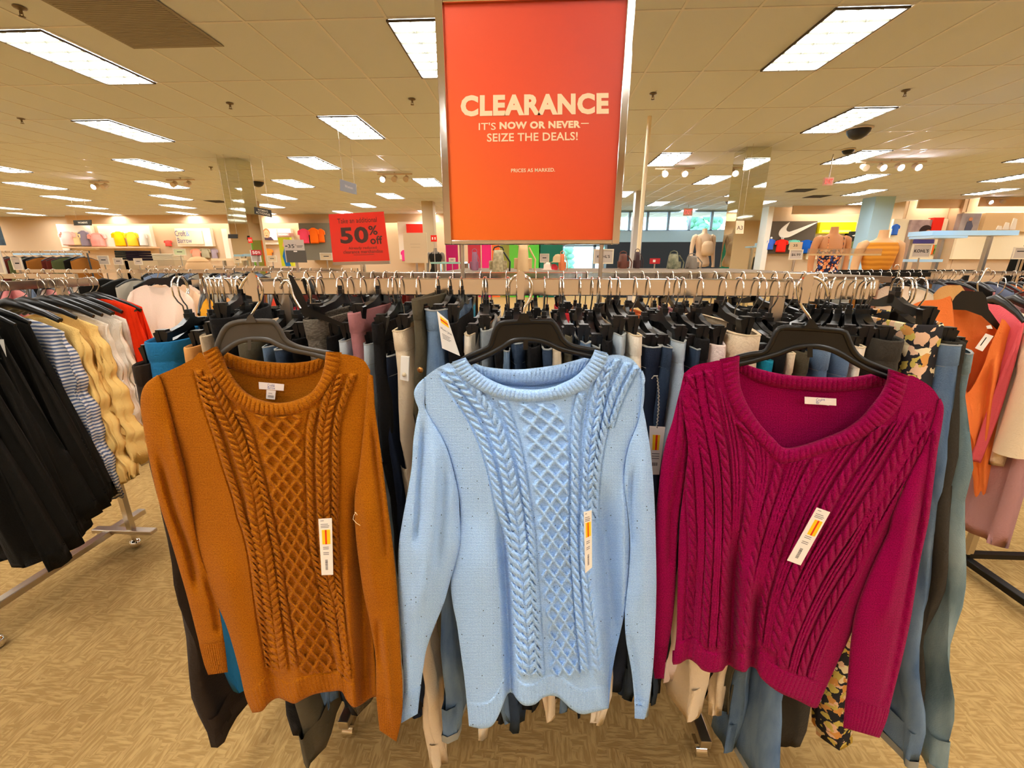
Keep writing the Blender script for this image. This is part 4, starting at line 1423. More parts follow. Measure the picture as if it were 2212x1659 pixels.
g = [
    [(1474, 850), (1486, 960), (1490, 1050), (1495, 1143), (1497, 1196), (1492, 1283), (1487, 1400)],
    [(1490, 810), (1504, 890), (1518, 955), (1530, 1027), (1533, 1085), (1533, 1143), (1532, 1196), (1527, 1283), (1519, 1410)],
    [(1530, 800), (1536, 848), (1547, 911), (1562, 969), (1568, 1027), (1571, 1085), (1571, 1143), (1567, 1220), (1564, 1300), (1556, 1410)],
    [(1598, 910), (1614, 945), (1623, 985), (1623, 1030), (1619, 1085), (1611, 1140), (1600, 1196), (1594, 1283), (1592, 1410)],
    [(1684, 1000), (1676, 1040), (1662, 1085), (1648, 1130), (1634, 1180), (1620, 1250), (1610, 1330), (1606, 1410)],
    [(1765, 990), (1740, 1036), (1718, 1085), (1700, 1130), (1684, 1175), (1664, 1240), (1649, 1300), (1636, 1400)],
    [(1905, 920), (1860, 980), (1828, 1025), (1796, 1078), (1770, 1130), (1740, 1190), (1716, 1240), (1698, 1290), (1684, 1340), (1672, 1420)],
    [(1990, 890), (1950, 961), (1912, 1027), (1878, 1080), (1848, 1126), (1815, 1172), (1785, 1216), (1758, 1262), (1730, 1325), (1700, 1400), (1690, 1450)],
    [(2010, 930), (1960, 1010), (1915, 1080), (1884, 1140), (1855, 1204), (1822, 1258), (1796, 1302), (1767, 1360), (1738, 1430), (1728, 1470)],
    [(1925, 1120), (1895, 1185), (1868, 1245), (1840, 1300), (1812, 1360), (1785, 1430), (1768, 1490)],
]
cabs = []
for i, p in enumerate(g):
    if i not in (9,):
        cabs.append(('rope', p, 9 if i not in (6, 7) else 12, 27))
for i in range(len(g) - 1):
    for k in (.36, .5, .64) if i not in (3, 4) else (.3, .43, .57, .7):
        cabs.append(('rib', mids(g[i], g[i + 1], k), 3.2, 1))
Cz = Sweater('sweater', 'burgundy cable-knit V-neck sweater hanging at the right of the near rack', KM,
    top=[(1478, 806), (1500, 790), (1530, 783), (1560, 781)] + co[1:-1] + [(1964, 812), (1990, 822), (2015, 840), (2030, 862)],
    left=[(1478, 806), (1472, 850), (1478, 900), (1486, 965), (1481, 1020), (1473, 1085), (1468, 1130), (1465, 1200), (1463, 1283), (1461, 1369), (1455, 1420), (1454, 1436)],
    right=[(2030, 862), (2018, 905), (1998, 960), (1972, 1010), (1948, 1060), (1930, 1110), (1920, 1150), (1900, 1200), (1880, 1250), (1858, 1315), (1836, 1375), (1810, 1430), (1788, 1478), (1766, 1529)],
    bottom=[(1454, 1436), (1468, 1434), (1487, 1424), (1504, 1434), (1518, 1448), (1538, 1453), (1560, 1449), (1572, 1436), (1592, 1448), (1610, 1452), (1620, 1440), (1634, 1446), (1645, 1466), (1680, 1494), (1724, 1514), (1755, 1529), (1766, 1529)],
    folds=[([(1590, 1130), (1584, 1250), (1574, 1440)], 12, -.026), ([(1545, 1100), (1548, 1250), (1545, 1450)], 26, .012), ([(1630, 1180), (1612, 1300), (1604, 1450)], 14, .012), ([(1640, 1250), (1630, 1350), (1624, 1450)], 10, -.020),
           ([(1770, 1150), (1720, 1300), (1700, 1500)], 50, .012), ([(1500, 1200), (1488, 1430)], 12, -.010)],
    cables=cabs, amp=.0072)
Cz.backtop = [(1478, 806), (1550, 785), (1590, 800)] + bb[1:-1] + [(1935, 815), (1980, 825), (2030, 862)]
Cz.body(nu=290, nv=330, hem=.925, hem_period=9)
Cz.band('collar', co, ci, -.010, -.006, 12.2, n=460)
Cz.band('collar', bb, bt, .028, .024, 11.0, n=280, round_=.003)
Cz.sleeve(outer=[(1477, 808), (1470, 838), (1462, 870), (1452, 911), (1438, 955), (1429, 1000), (1422, 1060), (1416, 1130), (1413, 1210), (1411, 1290), (1410, 1370), (1411, 1430), (1414, 1466)],
          inner=[(1480, 808), (1478, 850), (1482, 905), (1487, 965), (1482, 1020), (1473, 1075), (1466, 1130), (1462, 1200), (1459, 1275), (1453, 1340), (1443, 1400), (1437, 1435), (1434, 1466)],
          base0=.000, base1=.010, cuff=.9, folds=[([(1470, 980), (1452, 1100), (1446, 1250)], 7, -.010)],
          ribs=[([(1476, 850), (1472, 930), (1460, 1010), (1450, 1090)], 7, 26, 'rope')])
Cz.sleeve(outer=[(2032, 860), (2039, 882), (2034, 925), (2026, 970), (2017, 1042), (2008, 1114), (2001, 1150), (1987, 1215), (1976, 1285), (1966, 1345), (1951, 1415), (1932, 1490), (1915, 1555), (1899, 1594)],
          inner=[(2026, 866), (2016, 908), (1996, 962), (1966, 1020), (1942, 1075), (1926, 1115), (1918, 1150), (1892, 1205), (1868, 1262), (1848, 1320), (1838, 1380), (1832, 1450), (1826, 1520), (1822, 1572)],
          base0=-.004, base1=-.014, cuff=.92, folds=[([(2000, 1000), (1990, 1120), (1965, 1260), (1935, 1420), (1900, 1580)], 8, -.014), ([(1975, 1050), (1945, 1200), (1905, 1370)], 16, .008)],
          ribs=[([(2024, 930), (2010, 1050), (1990, 1160), (1968, 1280), (1942, 1400), (1912, 1540)], 8, 30, 'rope')])
Cz.label_tape([(1738, 857), (1806, 861), (1806, 876), (1738, 872)], .018, [(1768, 872), (1776, 865), (1796, 868), (1790, 876)], tabfold=True)
Cz.price([(1764, 1096), (1793, 1106), (1729, 1221), (1700, 1210)], -.052, st=(.30, .86, .19, .46))
# ================================================================== neighbouring racks and what hangs on them
def garment(t, m, L=.7, hw=.21, th=.03, flare=1.2, slope=.06, sleeve=0, seed=0, fold=5, amp=.012, neck=.065, part='body', ruffle=0, hemjag=0.0, nq=40, nz=22, straps=False, pleat=0.0):
    nq = 110 if pleat else nq
    nz = 40 if pleat else nz
    """a top or dress hanging from its shoulders; width along local y, origin at the neck"""
    rnd = np.random.RandomState(seed)
    ph = rnd.rand(8) * 6.28
    zs = np.r_[0, -slope * .25, -slope * .6, -slope, -slope * 1.35, -np.linspace(slope * 1.9, L, nz)]
    R = []
    q = np.linspace(0, 2 * PI, nq, endpoint=False)
    for z in zs:
        u = max(0, (-z - slope) / (L - slope))
        if -z <= slope:
            k = -z / slope
            w_ = neck + (hw - neck) * k ** .8
            t_ = .012 + .006 * k
        else:
            w_ = hw * (1 + (flare - 1) * u ** 1.1)
            t_ = .018 + (th - .018) * min(1, u * 2.2)
        x, y = super_section(w_, t_, nq, 2.2)
        a = amp * min(1, u * 1.5)
        x = x + a * np.sin(fold * 2 * q + ph[0] + 1.5 * u) + .4 * a * np.sin((fold * 2 + 3) * q + ph[1])
        if pleat:
            x = x + pleat * np.sin(26 * q + 2 * np.sin(3 * q + ph[5])) * min(1, u * 4)
            y = y + pleat * .5 * np.sin(22 * q + ph[6] + 3 * u) * min(1, u * 4)
        y = y + .3 * a * np.sin(fold * q + ph[2])
        zz = np.full(nq, z)
        if ruffle:
            x = x + ruffle * np.sin(9 * q + ph[3]) * abs(math.sin(u * 9))
            y = y * (1 + .09 * abs(math.sin(u * 11 + ph[7])) + .03 * math.sin(u * 40 + ph[6]))
        if hemjag:
            zz = zz + hemjag * u * np.sin(3 * q + ph[4])
        R.append(np.stack([x, y, zz], -1))
    inn = R[-1].copy() * np.array([.92, .98, 1]); inn[:, 2] += .06
    R.append(inn)
    o = MB().grid(np.array(R), wrap=True).build(part, m, t)
    if sleeve:
        for sgn in (-1, 1):
            P = [(0, sgn * (hw - .02), -slope * .9), (0, sgn * (hw + .02), -slope - .05), (.008, sgn * (hw + .045), -slope - .16), (.004, sgn * (hw + .05), -slope - sleeve)]
            P = [tuple(v) for v in np.array([[np.interp(s_, [0, .2, .5, 1], [p[i] for p in P]) for i in range(3)] for s_ in np.linspace(0, 1, 9)])]
            MB().tube(P, [.03, .045, .052, .055, .054, .052, .05, .048, .046], 12, flat=1.0).build('sleeve', m, t)
    return o

def shirt_hanger(t, hw=.2, m=BLACKP):
    MB().tube(hook_pts(.075), .0018, 6).build('hook', CHROME, t)
    P = [(0, sgn * a, b) for sgn, a, b in [(-1, hw, -.150), (-1, hw * .75, -.125), (-1, hw * .35, -.098), (1, 0, -.082), (1, hw * .35, -.098), (1, hw * .75, -.125), (1, hw, -.150)]]
    MB().tube(P, [.006, .008, .011, .014, .011, .008, .006], 8, flat=1.5).build('shoulder_bar', m, t)
SH0 = None
def shirt_hanger_at(loc, rz, lab, group):
    global SH0
    if SH0 is None:
        SH0 = thing('shirt_hanger', lab, 'hanger', loc, rz, group)
        shirt_hanger(SH0)
        return SH0
    return copy_tree(SH0, loc, rz, lab, group)

# ---- left rack, running away from the viewer at x = -2.04
LX, LZ = -2.06, 1.366
lr = thing('clothes_rack', 'chrome clothes rack at the left edge with black and striped dresses', 'clothes rack', (LX, 1.0, 0))
def lp(mb, name, m=CHROME, bevel=0):
    o = mb.build(name, m, lr, bevel=bevel)
    o.matrix_parent_inverse = Matrix.Translation((-LX, -1.0, 0))
    return o
lp(MB().box(LX - .008, LX + .008, .1, 1.96, LZ - .036, LZ), 'rail', CHROME, .002)
for y in (.3, 1.80):
    lp(MB().box(LX - .013, LX + .013, y - .013, y + .013, .1, LZ - .03), 'post', STEEL)
lp(MB().box(LX - .02 - .12, LX + .02 - .12, .1, 1.99, .075, .105), 'base_bar', STEEL, .003)
for y in (.35, 1.2, 1.8):
    c = lp(MB().tube([(LX, y, .08), (LX, y, .05)], .01), 'caster')
    c2 = MB().lathe([(.002, 0), (.02, .006), (.028, .026), (.02, .046), (.002, .052)], (LX, y, 0), 14).build('caster_ball', CHROME, c)
lp(MB().box(LX - .2, LX + .12, 1.78, 1.82, .09, .11), 'cross_bar', STEEL, .003)

STRIPE = mat('fabric_stripes', (98, 112, 142), rough=.9, spec=.1)
def stripes(name, a, b, scale):
    m = bpy.data.materials.new(name)
    m.use_nodes = True
    nt = m.node_tree
    bs = nt.nodes['Principled BSDF']
    bs.inputs['Roughness'].default_value = .9
    tc = N(nt, 'ShaderNodeTexCoord')
    wv = N(nt, 'ShaderNodeTexWave', bands_direction='Z')
    wv.inputs['Scale'].default_value = scale
    wv.inputs['Distortion'].default_value = 1.5
    nt.links.new(tc.outputs['Object'], wv.inputs['Vector'])
    gt = N(nt, 'ShaderNodeMath', operation='GREATER_THAN')
    gt.inputs[1].default_value = .5
    nt.links.new(wv.outputs['Fac'], gt.inputs[0])
    mx = N(nt, 'ShaderNodeMix', data_type='RGBA')
    mx.inputs[6].default_value = lin(a)
    mx.inputs[7].default_value = lin(b)
    nt.links.new(gt.outputs[0], mx.inputs[0])
    nt.links.new(mx.outputs[2], bs.inputs['Base Color'])
    return m
STRIPE = stripes('fabric_blue_white_stripes', (92, 108, 142), (226, 222, 216), 22)
F_YEL = fabric('pale_yellow', (246, 206, 126))
F_WHT = fabric('white', (242, 230, 212))
F_RED = fabric('bright_red', (232, 52, 18))
F_DBLK = fabric('deep_black', (24, 22, 18))
LEFTG = [  # right-shoulder pixel, depth, material, length, words, options
    ((-150, 705), 1.18, F_DBLK, .86, 'black flared dress nearest the viewer on the left rack', dict(flare=1.7, fold=4, amp=.03, hw=.2)),
    ((-96, 704), 1.25, F_DBLK, .86, 'black flared dress second nearest on the left rack', dict(flare=1.7, fold=5, amp=.03)),
    ((-52, 702), 1.32, F_DBLK, .84, 'black flared dress third nearest on the left rack', dict(flare=1.65, fold=4, amp=.03)),
    ((-10, 700), 1.39, F_DBLK, .82, 'black flared dress fourth nearest on the left rack', dict(flare=1.7, fold=5, amp=.03)),
    ((32, 700), 1.46, F_DBLK, .80, 'black flared dress fifth nearest on the left rack', dict(flare=1.7, fold=4, amp=.028)),
    ((66, 702), 1.52, F_DBLK, .78, 'black flared dress next to the striped one', dict(flare=1.6, fold=5, amp=.026)),
    ((140, 716), 1.60, STRIPE, .80, 'blue and white striped tiered dress on the left rack', dict(flare=1.15, th=.05, fold=6, amp=.012, ruffle=.012)),
    ((172, 712), 1.67, F_YEL, .74, 'pale yellow ruffled dress beside the striped dress', dict(flare=1.3, th=.05, fold=5, amp=.02, ruffle=.018)),
    ((208, 705), 1.72, F_YEL, .68, 'pale yellow ruffled dress beside the white ones', dict(flare=1.25, th=.05, fold=6, amp=.018, ruffle=.02)),
    ((226, 700), 1.76, F_WHT, .72, 'white ruffled dress nearest the yellow ones', dict(flare=1.18, th=.05, fold=5, amp=.018, ruffle=.012)),
    ((250, 694), 1.82, F_WHT, .68, 'white ruffled dress in the middle of three', dict(flare=1.12, th=.05, fold=5, amp=.018, ruffle=.014)),
    ((268, 690), 1.87, F_WHT, .68, 'white ruffled dress nearest the red ones', dict(flare=1.05, th=.045, fold=6, amp=.016)),
    ((292, 664), 1.90, F_RED, .76, 'bright red dress beside the white ones', dict(flare=1.25, th=.04, fold=5, amp=.014)),
    ((302, 660), 1.94, F_RED, .74, 'bright red dress at the far end of the left rack', dict(flare=1.2, th=.04, fold=6, amp=.014)),
]
for i, (sp, Y, m, L, words, kw) in enumerate(LEFTG):
    kw = dict(kw)
    hw = kw.pop('hw', .2)
    e = pt(sp[0], sp[1], Y)
    slope = .05
    t = thing('dress', words, 'dress', (e.x - hw, Y, min(e.z + slope, LZ - .085)), PI / 2 + random.uniform(-.05, .05), 'dresses on the left rack')
    garment(t, m, L=L, hw=hw, slope=slope, seed=i, pleat=.009, hemjag=.012, **kw)
    shirt_hanger_at((e.x - hw, Y, LZ), PI / 2, 'black hanger with chrome hook holding the ' + words.replace(' on the left rack', '').replace(' of the left rack', ''), 'hangers on the left rack')
for i in range(4):
    y = 1.2 + i * .2 + random.uniform(-.01, .01)
    shirt_hanger_at((LX, y, LZ), PI / 2 + random.uniform(-.1, .1), 'bare black hanger between the dresses of the left rack, %s from the viewer' % ordinal(i), 'hangers on the left rack')
o, f, q = paper_tag('price_tag', 'narrow white tag on a black dress at the left edge', [(-2, 733), (8, 733), (15, 776), (2, 776)], 1.38)

# ---- front-facing garments built like the sweaters but in plain cloth
def front_top(name, label, cat, m, Y, top, left, right, bottom, backtop, collar=None, sl=(), bulge=.03, folds=(), group=None):
    s = Sweater(name, label, m, top, left, right, bottom, Y=Y, bulge=bulge, folds=folds)
    s.root['category'] = cat
    if group:
        s.root['group'] = group
    s.backtop = backtop
    X, Yp, S, Tt = s.patch(70, 60)
    mb = MB().grid(at(X, Yp, Y + s.front_off(X, Yp, S, Tt)))
    uv = np.stack([X / 100, Yp / 100], -1).reshape(-1, 2)
    X2, Y2, S2, T2 = s.patch(40, 40, top=backtop)
    dome = np.sqrt(np.clip(1 - (2 * S2 - 1) ** 2, 0, 1))
    mb.grid(at(X2, Y2, Y + .05 * dome + .004), flip=True)
    s.put(mb, 'body')
    if collar:
        A_, B_ = smooth_poly(collar[0], 80), smooth_poly(collar[1], 80)
        rows = [at(*(A_ * (1 - k) + B_ * k).T, Y - .012 - .006 * math.sin(PI * k)) for k in np.linspace(0, 1, 5)]
        s.put(MB().grid(np.array(rows)), 'neck_band')
    for out, inn, b0, b1 in sl:
        A_, B_ = smooth_poly(out, 30), smooth_poly(inn, 30)
        phi = np.linspace(0, 2 * PI, 20, endpoint=False)
        mid, half = (A_ + B_) / 2, (B_ - A_) / 2
        X = mid[:, 0, None] + half[:, 0, None] * np.cos(phi)
        Yp = mid[:, 1, None] + half[:, 1, None] * np.cos(phi)
        wd = np.hypot(half[:, 0], half[:, 1]) * Y / 900
        off = np.linspace(b0, b1, 30)[:, None] - .45 * wd[:, None] * np.sin(phi)
        s.put(MB().grid(at(X, Yp, Y + off), wrap=True, flip=True), 'sleeve')
    return s

def shaped_hanger(label, outline, hookp, Y, group=None):
    c = pt(*hookp[-1], Y)
    t = thing('hanger', label, 'hanger', c, group=group)
    for mb, n_, m_ in ((MB().prism(outline, -.004, .004, lambda a, b, d: pt(a, b, Y + d)), 'shoulder_bar', BLACKP), (MB().tube([pt(a, b, Y) for a, b in smooth_poly(hookp, 20)], .0024, 6), 'hook', CHROME)):
        o = mb.build(n_, m_, t)
        o.matrix_parent_inverse = Matrix.Translation(-c)

F_TEE = fabric('white_tee', (246, 226, 206))
def tee(label, dx, dy, Y, sc=1.0, m=None):
    def z(p):
        return [(275 + dx + (a - 275) * sc, 605 + dy + (b - 605) * sc) for a, b in p]
    front_top('t_shirt', label, 't-shirt', m or F_TEE, Y,
              z([(280, 632), (296, 622), (318, 616), (326, 630), (340, 636), (354, 634), (366, 622), (374, 616), (388, 624), (402, 634)]),
              z([(280, 632), (284, 680), (282, 760), (284, 860)]), z([(402, 634), (404, 690), (406, 770), (410, 860)]), z([(284, 860), (340, 866), (410, 860)]),
              z([(280, 632), (318, 616), (345, 622), (374, 616), (402, 634)]),
              sl=[(z([(282, 630), (274, 650), (274, 690)]), z([(290, 632), (290, 660), (292, 694)]), -.005, .0), (z([(402, 632), (418, 650), (424, 684)]), z([(394, 636), (398, 664), (404, 696)]), -.005, 0)],
              folds=[([(300, 640), (305, 760), (300, 860)], 8, .012), ([(380, 640), (376, 760), (380, 860)], 8, .012), ([(340, 650), (342, 860)], 9, -.012)] if dx == 0 else (), group='white t-shirts behind the left rack')
    shaped_hanger('black hanger holding the ' + label, z([(307, 614), (318, 604), (330, 600), (352, 600), (362, 606), (384, 628), (376, 628), (354, 612), (336, 611), (320, 618)]),
                  z([(330, 585), (334, 580), (340, 582), (342, 590), (340, 600)]), Y + .008, 'hangers of the white t-shirts')
tee('white t-shirt facing the viewer behind the red dresses', 0, 0, 2.90)
tee('white t-shirt half hidden behind the foremost white one', 26, -1, 3.02, .96, fabric('cream_tee', (240, 206, 170)))
tee('white t-shirt rearmost of the three behind the left rack', 44, 0, 3.14, .92)

# orange blouse turned to the viewer on the right
F_ORB = fabric('orange_blouse', (240, 128, 62))
front_top('blouse', 'orange open-neck blouse on a black hanger at the right edge', 'blouse', F_ORB, 1.72,
          [(1968, 660), (1992, 650), (2030, 647), (2056, 640), (2045, 672), (2036, 700), (2034, 730), (2050, 790), (2085, 850), (2120, 800), (2140, 745), (2158, 705), (2166, 688), (2180, 704), (2192, 725)],
          [(1968, 660), (1985, 720), (2010, 800), (2060, 900), (2084, 960), (2100, 1020), (2105, 1078)], [(2192, 725), (2188, 770), (2180, 850), (2168, 940), (2150, 1020), (2136, 1060)],
          [(2105, 1078), (2118, 1074), (2136, 1060)], [(1968, 660), (2050, 645), (2070, 668), (2100, 672), (2140, 690), (2192, 725)],
          folds=[([(2012, 655), (2020, 720), (2050, 850)], 9, .016), ([(2160, 740), (2140, 850), (2125, 1000)], 10, .02), ([(2140, 780), (2120, 950)], 7, -.015)])
shaped_hanger('black plastic hanger holding the orange blouse', [(2046, 668), (2064, 640), (2078, 628), (2122, 630), (2130, 640), (2136, 668), (2168, 712), (2160, 718), (2120, 682), (2086, 670)],
              [(2140, 590), (2138, 582), (2132, 580), (2126, 590), (2118, 604), (2112, 612), (2112, 630)], 1.73)
for lab, qd in (('white hang tag with dark print inside the orange blouse', [(2129, 720), (2146, 726), (2122, 759), (2106, 752)]), ('small white label pinned high inside the orange blouse', [(2130, 704), (2140, 702), (2144, 710), (2132, 710)])):
    o, f, q = paper_tag('hang_tag', lab, qd, 1.68)
    if 'print' in lab:
        mb = MB()
        mb.prism([(.3, .2), (.3, .75), (.42, .75), (.42, .2)], .0006, .0009, f)
        mb.build('print', INK, o)

# right rack: rail across the view, garments edge-on
RX0, RYY, RZ = 1.95, 1.86, 1.375
rr = thing('clothes_rack', 'chrome clothes rack at the right edge with orange and pink tops', 'clothes rack', (2.4, RYY, 0))
def rp_(mb, name, m=CHROME, bevel=0):
    o = mb.build(name, m, rr, bevel=bevel)
    o.matrix_parent_inverse = Matrix.Translation((-2.4, -RYY, 0))
rp_(MB().box(1.98, 3.3, RYY - .008, RYY + .008, RZ - .045, RZ), 'rail', CHROME, .002)
for x in (2.12, 3.1):
    rp_(MB().box(x - .014, x + .014, RYY - .014, RYY + .014, .08, RZ - .04), 'post', STEEL)
    rp_(MB().box(x - .02, x + .02, RYY - .42, RYY + .42, .03, .06), 'base_foot', BLACKM, .003)
rp_(MB().box(2.12, 3.1, RYY - .015, RYY + .015, .06, .085), 'base_bar', BLACKM)
F_CORAL = fabric('coral_pink', (226, 96, 104))
F_CRM = fabric('cream_knit', (240, 216, 180))
F_DUSTY = fabric('dusty_mauve', (176, 128, 122))
RIGHTG = [
    ((2170, 692), 1.74, F_CORAL, .62, 'coral pink cardigan just right of the orange blouse', dict(flare=1.0, th=.022, pleat=.005)),
    ((2232, 712), 1.70, F_CRM, .60, 'cream knit sweater with long sleeves at the right edge', dict(sleeve=.48, flare=1.05, th=.05)),
    ((2300, 700), 1.66, F_DUSTY, .95, 'dusty mauve dress cut by the right picture edge', dict(flare=1.5, th=.06, amp=.02)),
]
for i, (sp, Y, m, L, words, kw) in enumerate(RIGHTG):
    e = pt(sp[0], sp[1], Y)
    rz = -.35
    hw = .2
    cx, cy = e.x + hw * math.sin(-rz), RYY
    t = thing('cardigan' if i == 0 else ('sweater' if i == 1 else 'dress'), words, ['cardigan', 'sweater', 'dress'][i], (cx, cy, e.z + .05), rz)
    garment(t, m, L=L, hw=hw, slope=.05, seed=40 + i, **kw)
    shirt_hanger_at((cx, cy, RZ), rz, 'black hanger holding the ' + words, 'hangers on the right rack')
for i in range(7):
    shirt_hanger_at((2.16 + .07 * i, RYY, RZ), -.3, 'bare black hanger on the right rack, %s from its left end' % ordinal(i), 'hangers on the right rack')

shaped_hanger('black hanger tipped upright against the rail between the brown sweater and the sign', [(622, 592), (632, 596), (650, 628), (664, 660), (677, 702), (668, 706), (652, 676), (638, 644)],
              [(650, 606), (656, 600), (662, 604), (668, 622), (672, 650), (668, 690)], .915)
shaped_hanger('black hanger lying aslant below the rail left of the grey marl leggings', [(646, 666), (664, 664), (700, 680), (744, 700), (736, 704), (690, 690), (654, 680)],
              [(606, 624), (610, 612), (618, 606), (626, 614), (634, 640), (650, 668)], .80)
# sheer white blouse and tan top between the near rack and the orange blouse
front_top('blouse', 'sheer white blouse behind the right end of the near rack', 'blouse', fabric('sheer_white', (226, 206, 178)), 2.35,
          [(1890, 632), (1905, 622), (1918, 618), (1930, 624), (1938, 624), (1950, 618), (1978, 622), (2010, 634), (2022, 648)], [(1890, 632), (1892, 700), (1896, 800)], [(2022, 648), (2016, 700), (2010, 800)],
          [(1896, 800), (1950, 804), (2010, 800)], [(1890, 632), (1918, 618), (1938, 619), (1950, 618), (2022, 648)], folds=[([(1960, 625), (1950, 700), (1940, 800)], 6, .02), ([(1985, 628), (1975, 700), (1960, 800)], 6, .016)])
shaped_hanger('black wishbone hanger of the sheer white blouse', [(1906, 621), (1920, 604), (1936, 597), (1950, 604), (1974, 624), (1964, 622), (1944, 612), (1930, 612)], [(1932, 578), (1936, 572), (1942, 574), (1942, 584), (1938, 598)], 2.36)
front_top('blouse', 'tan gathered top just left of the orange blouse', 'blouse', fabric('tan_silk', (222, 168, 100)), 2.15,
          [(2016, 636), (2030, 622), (2048, 616), (2060, 620), (2074, 616), (2086, 630)], [(2016, 636), (2022, 700), (2030, 800)], [(2086, 630), (2080, 700), (2070, 800)], [(2030, 800), (2050, 803), (2070, 800)],
          [(2016, 636), (2048, 616), (2074, 616), (2086, 630)])
# mustard and coral tops seen through the hooks at the left end of the near rack
t = thing('clothes_rack', 'short clothes rack behind the left end of the near rack with mustard and coral tops', 'clothes rack', (-1.25, 2.1, 0))
MB().box(-.45, .45, -.008, .008, 1.315, 1.35).build('rail', CHROME, t)
for x in (-.4, .4):
    MB().box(x - .013, x + .013, -.013, .013, .04, 1.33).build('post', STEEL, t)
    MB().box(x - .02, x + .02, -.3, .3, 0, .04).build('base_foot', BLACKM, t)
for i, (px, Y, m, lab) in enumerate([(436, 2.1, fabric('mustard', (248, 190, 52)), 'mustard yellow top behind the bunched hooks at the left rail end'),
                                     (480, 2.1, fabric('peach', (246, 196, 130)), 'peach top behind the bunched hooks at the left rail end'),
                                     (515, 2.1, MATS['fabric_mustard'], 'mustard yellow top just left of the brown sweater hook'),
                                     (580, 2.1, fabric('coral', (232, 92, 58)), 'coral top just right of the brown sweater hook'),
                                     (612, 2.1, MATS['fabric_coral'], 'coral top behind the hooks above the grey hanger')]):
    e = pt(px, 618, Y)
    shirt_hanger_at((e.x, Y, 1.35), .5, 'black hanger holding the ' + lab, 'hangers on the rack behind')
    t = thing('blouse', lab, 'blouse', (e.x, Y, 1.35 - .085), .5, 'tops on the rack behind')
    garment(t, m, L=.7, hw=.19, slope=.05, seed=60 + i, th=.05)

# ---- racks further back: rail, hangers and garments, each its own object
HK = MB()
HK.tube([(a, b, c) for a, b, c in hook_pts(.075)], .0024, 5)
HKM = HK.tube([(0, -.19, -.14), (0, -.1, -.105), (0, 0, -.085), (0, .1, -.105), (0, .19, -.14)], [.007, .009, .013, .009, .007], 6, mi=1).mesh('far_hanger', [CHROME, BLACKP])
GPROTO = {}
def far_garment(m, L):
    k = (m.name, L)
    if k not in GPROTO:
        t = bpy.data.objects.new('tmp', None)
        o = garment(t, m, L=L, hw=.2, slope=.05, seed=len(GPROTO), nq=16, nz=7, th=.035, amp=.008)
        GPROTO[k] = o.data
        bpy.data.objects.remove(o)
        bpy.data.objects.remove(t)
    return GPROTO[k]
def far_rack(place, x0, x1, Y, cols, n, zt=1.36, L=.7, rz=0.0, lean=.0, railm=CHROME, tall=.03):
    t = thing('clothes_rack', 'clothes rack ' + place, 'clothes rack', ((x0 + x1) / 2, Y, 0), rz)
    hl = (x1 - x0) / 2
    MB().box(-hl, hl, -.01, .01, zt - tall, zt).build('rail', railm, t)
    for x in (-hl + .05, hl - .05):
        MB().box(x - .014, x + .014, -.014, .014, .05, zt - .02).build('post', railm, t)
        MB().box(x - .02, x + .02, -.3, .3, 0, .05).build('base_foot', BLACKM, t)
    ca, sa = math.cos(rz), math.sin(rz)
    for i in range(n):
        u = -hl + .08 + (2 * hl - .16) * (i + random.uniform(-.25, .25)) / max(1, n - 1)
        loc = ((x0 + x1) / 2 + ca * u, Y + sa * u, zt)
        a = rz + random.uniform(-.25, .25) + lean
        h = bpy.data.objects.new('hanger', HKM)
        COL.objects.link(h)
        h.location, h.rotation_euler = loc, (0, 0, a)
        tag(h, 'hanger on the rack ' + place, 'hanger', 'hangers on the rack ' + place)
        m, words = cols[i % len(cols)]
        gobj = bpy.data.objects.new('top', far_garment(m, L))
        COL.objects.link(gobj)
        gobj.location, gobj.rotation_euler = (loc[0], loc[1], zt - .095), (0, 0, a)
        tag(gobj, words + ' top on the rack ' + place, 'top', words + ' tops on the rack ' + place)
F_PNK = fabric('rose_pink', (214, 140, 136))
F_STEEL = fabric('steel_blue', (118, 132, 156))
F_GRN = fabric('moss_green', (86, 92, 56))
F_MRN = fabric('maroon', (96, 40, 32))
F_GRYT = fabric('light_grey', (176, 168, 150))
F_AMB = fabric('amber', (150, 96, 40))
F_TURQ = fabric('turquoise', (70, 160, 170))
BK = (F_DBLK, 'black')
far_rack('directly behind the left dresses', -4.5, -2.85, 2.6, [(F_PNK, 'rose pink'), (F_PNK, 'rose pink'), (F_STEEL, 'steel blue'), (F_GRYT, 'light grey')], 18, lean=.9)
far_rack('behind the white t-shirts', -4.6, -2.6, 3.7, [BK, (F_GRYT, 'light grey'), BK], 14)
far_rack('left of the fifty percent sign', -3.2, -1.75, 4.3, [BK, (F_PNK, 'rose pink'), (F_AMB, 'amber')], 14)
far_rack('below the fifty percent sign', -1.6, -.35, 3.0, [(F_MRN, 'maroon'), BK, (F_GRN, 'moss green'), (F_RED, 'bright red')], 14)
far_rack('at the far left under the blue-lit shelf', -8.0, -6.5, 6.2, [(F_AMB, 'amber'), (F_MRN, 'maroon'), (F_MRN, 'maroon'), (F_GRN, 'moss green'), BK], 11, zt=1.56)
far_rack('in front of the mirrored column on the left', -5.2, -3.4, 5.6, [BK, (F_STEEL, 'steel blue'), (F_GRYT, 'light grey')], 12)
far_rack('behind the right end of the near rack', 1.75, 2.75, 3.2, [BK, (F_GRYT, 'light grey'), (F_AMB, 'amber')], 14, railm=BLACKM)
far_rack('below the flower-dress mannequin', 2.6, 3.7, 3.9, [BK, (F_AMB, 'amber')], 12, railm=BLACKM)
far_rack('behind the sheer white blouse', 3.0, 4.3, 3.5, [(F_STEEL, 'steel blue'), (F_MRN, 'maroon'), (T_ORANGE, 'orange'), BK, (F_PNK, 'rose pink')], 16)
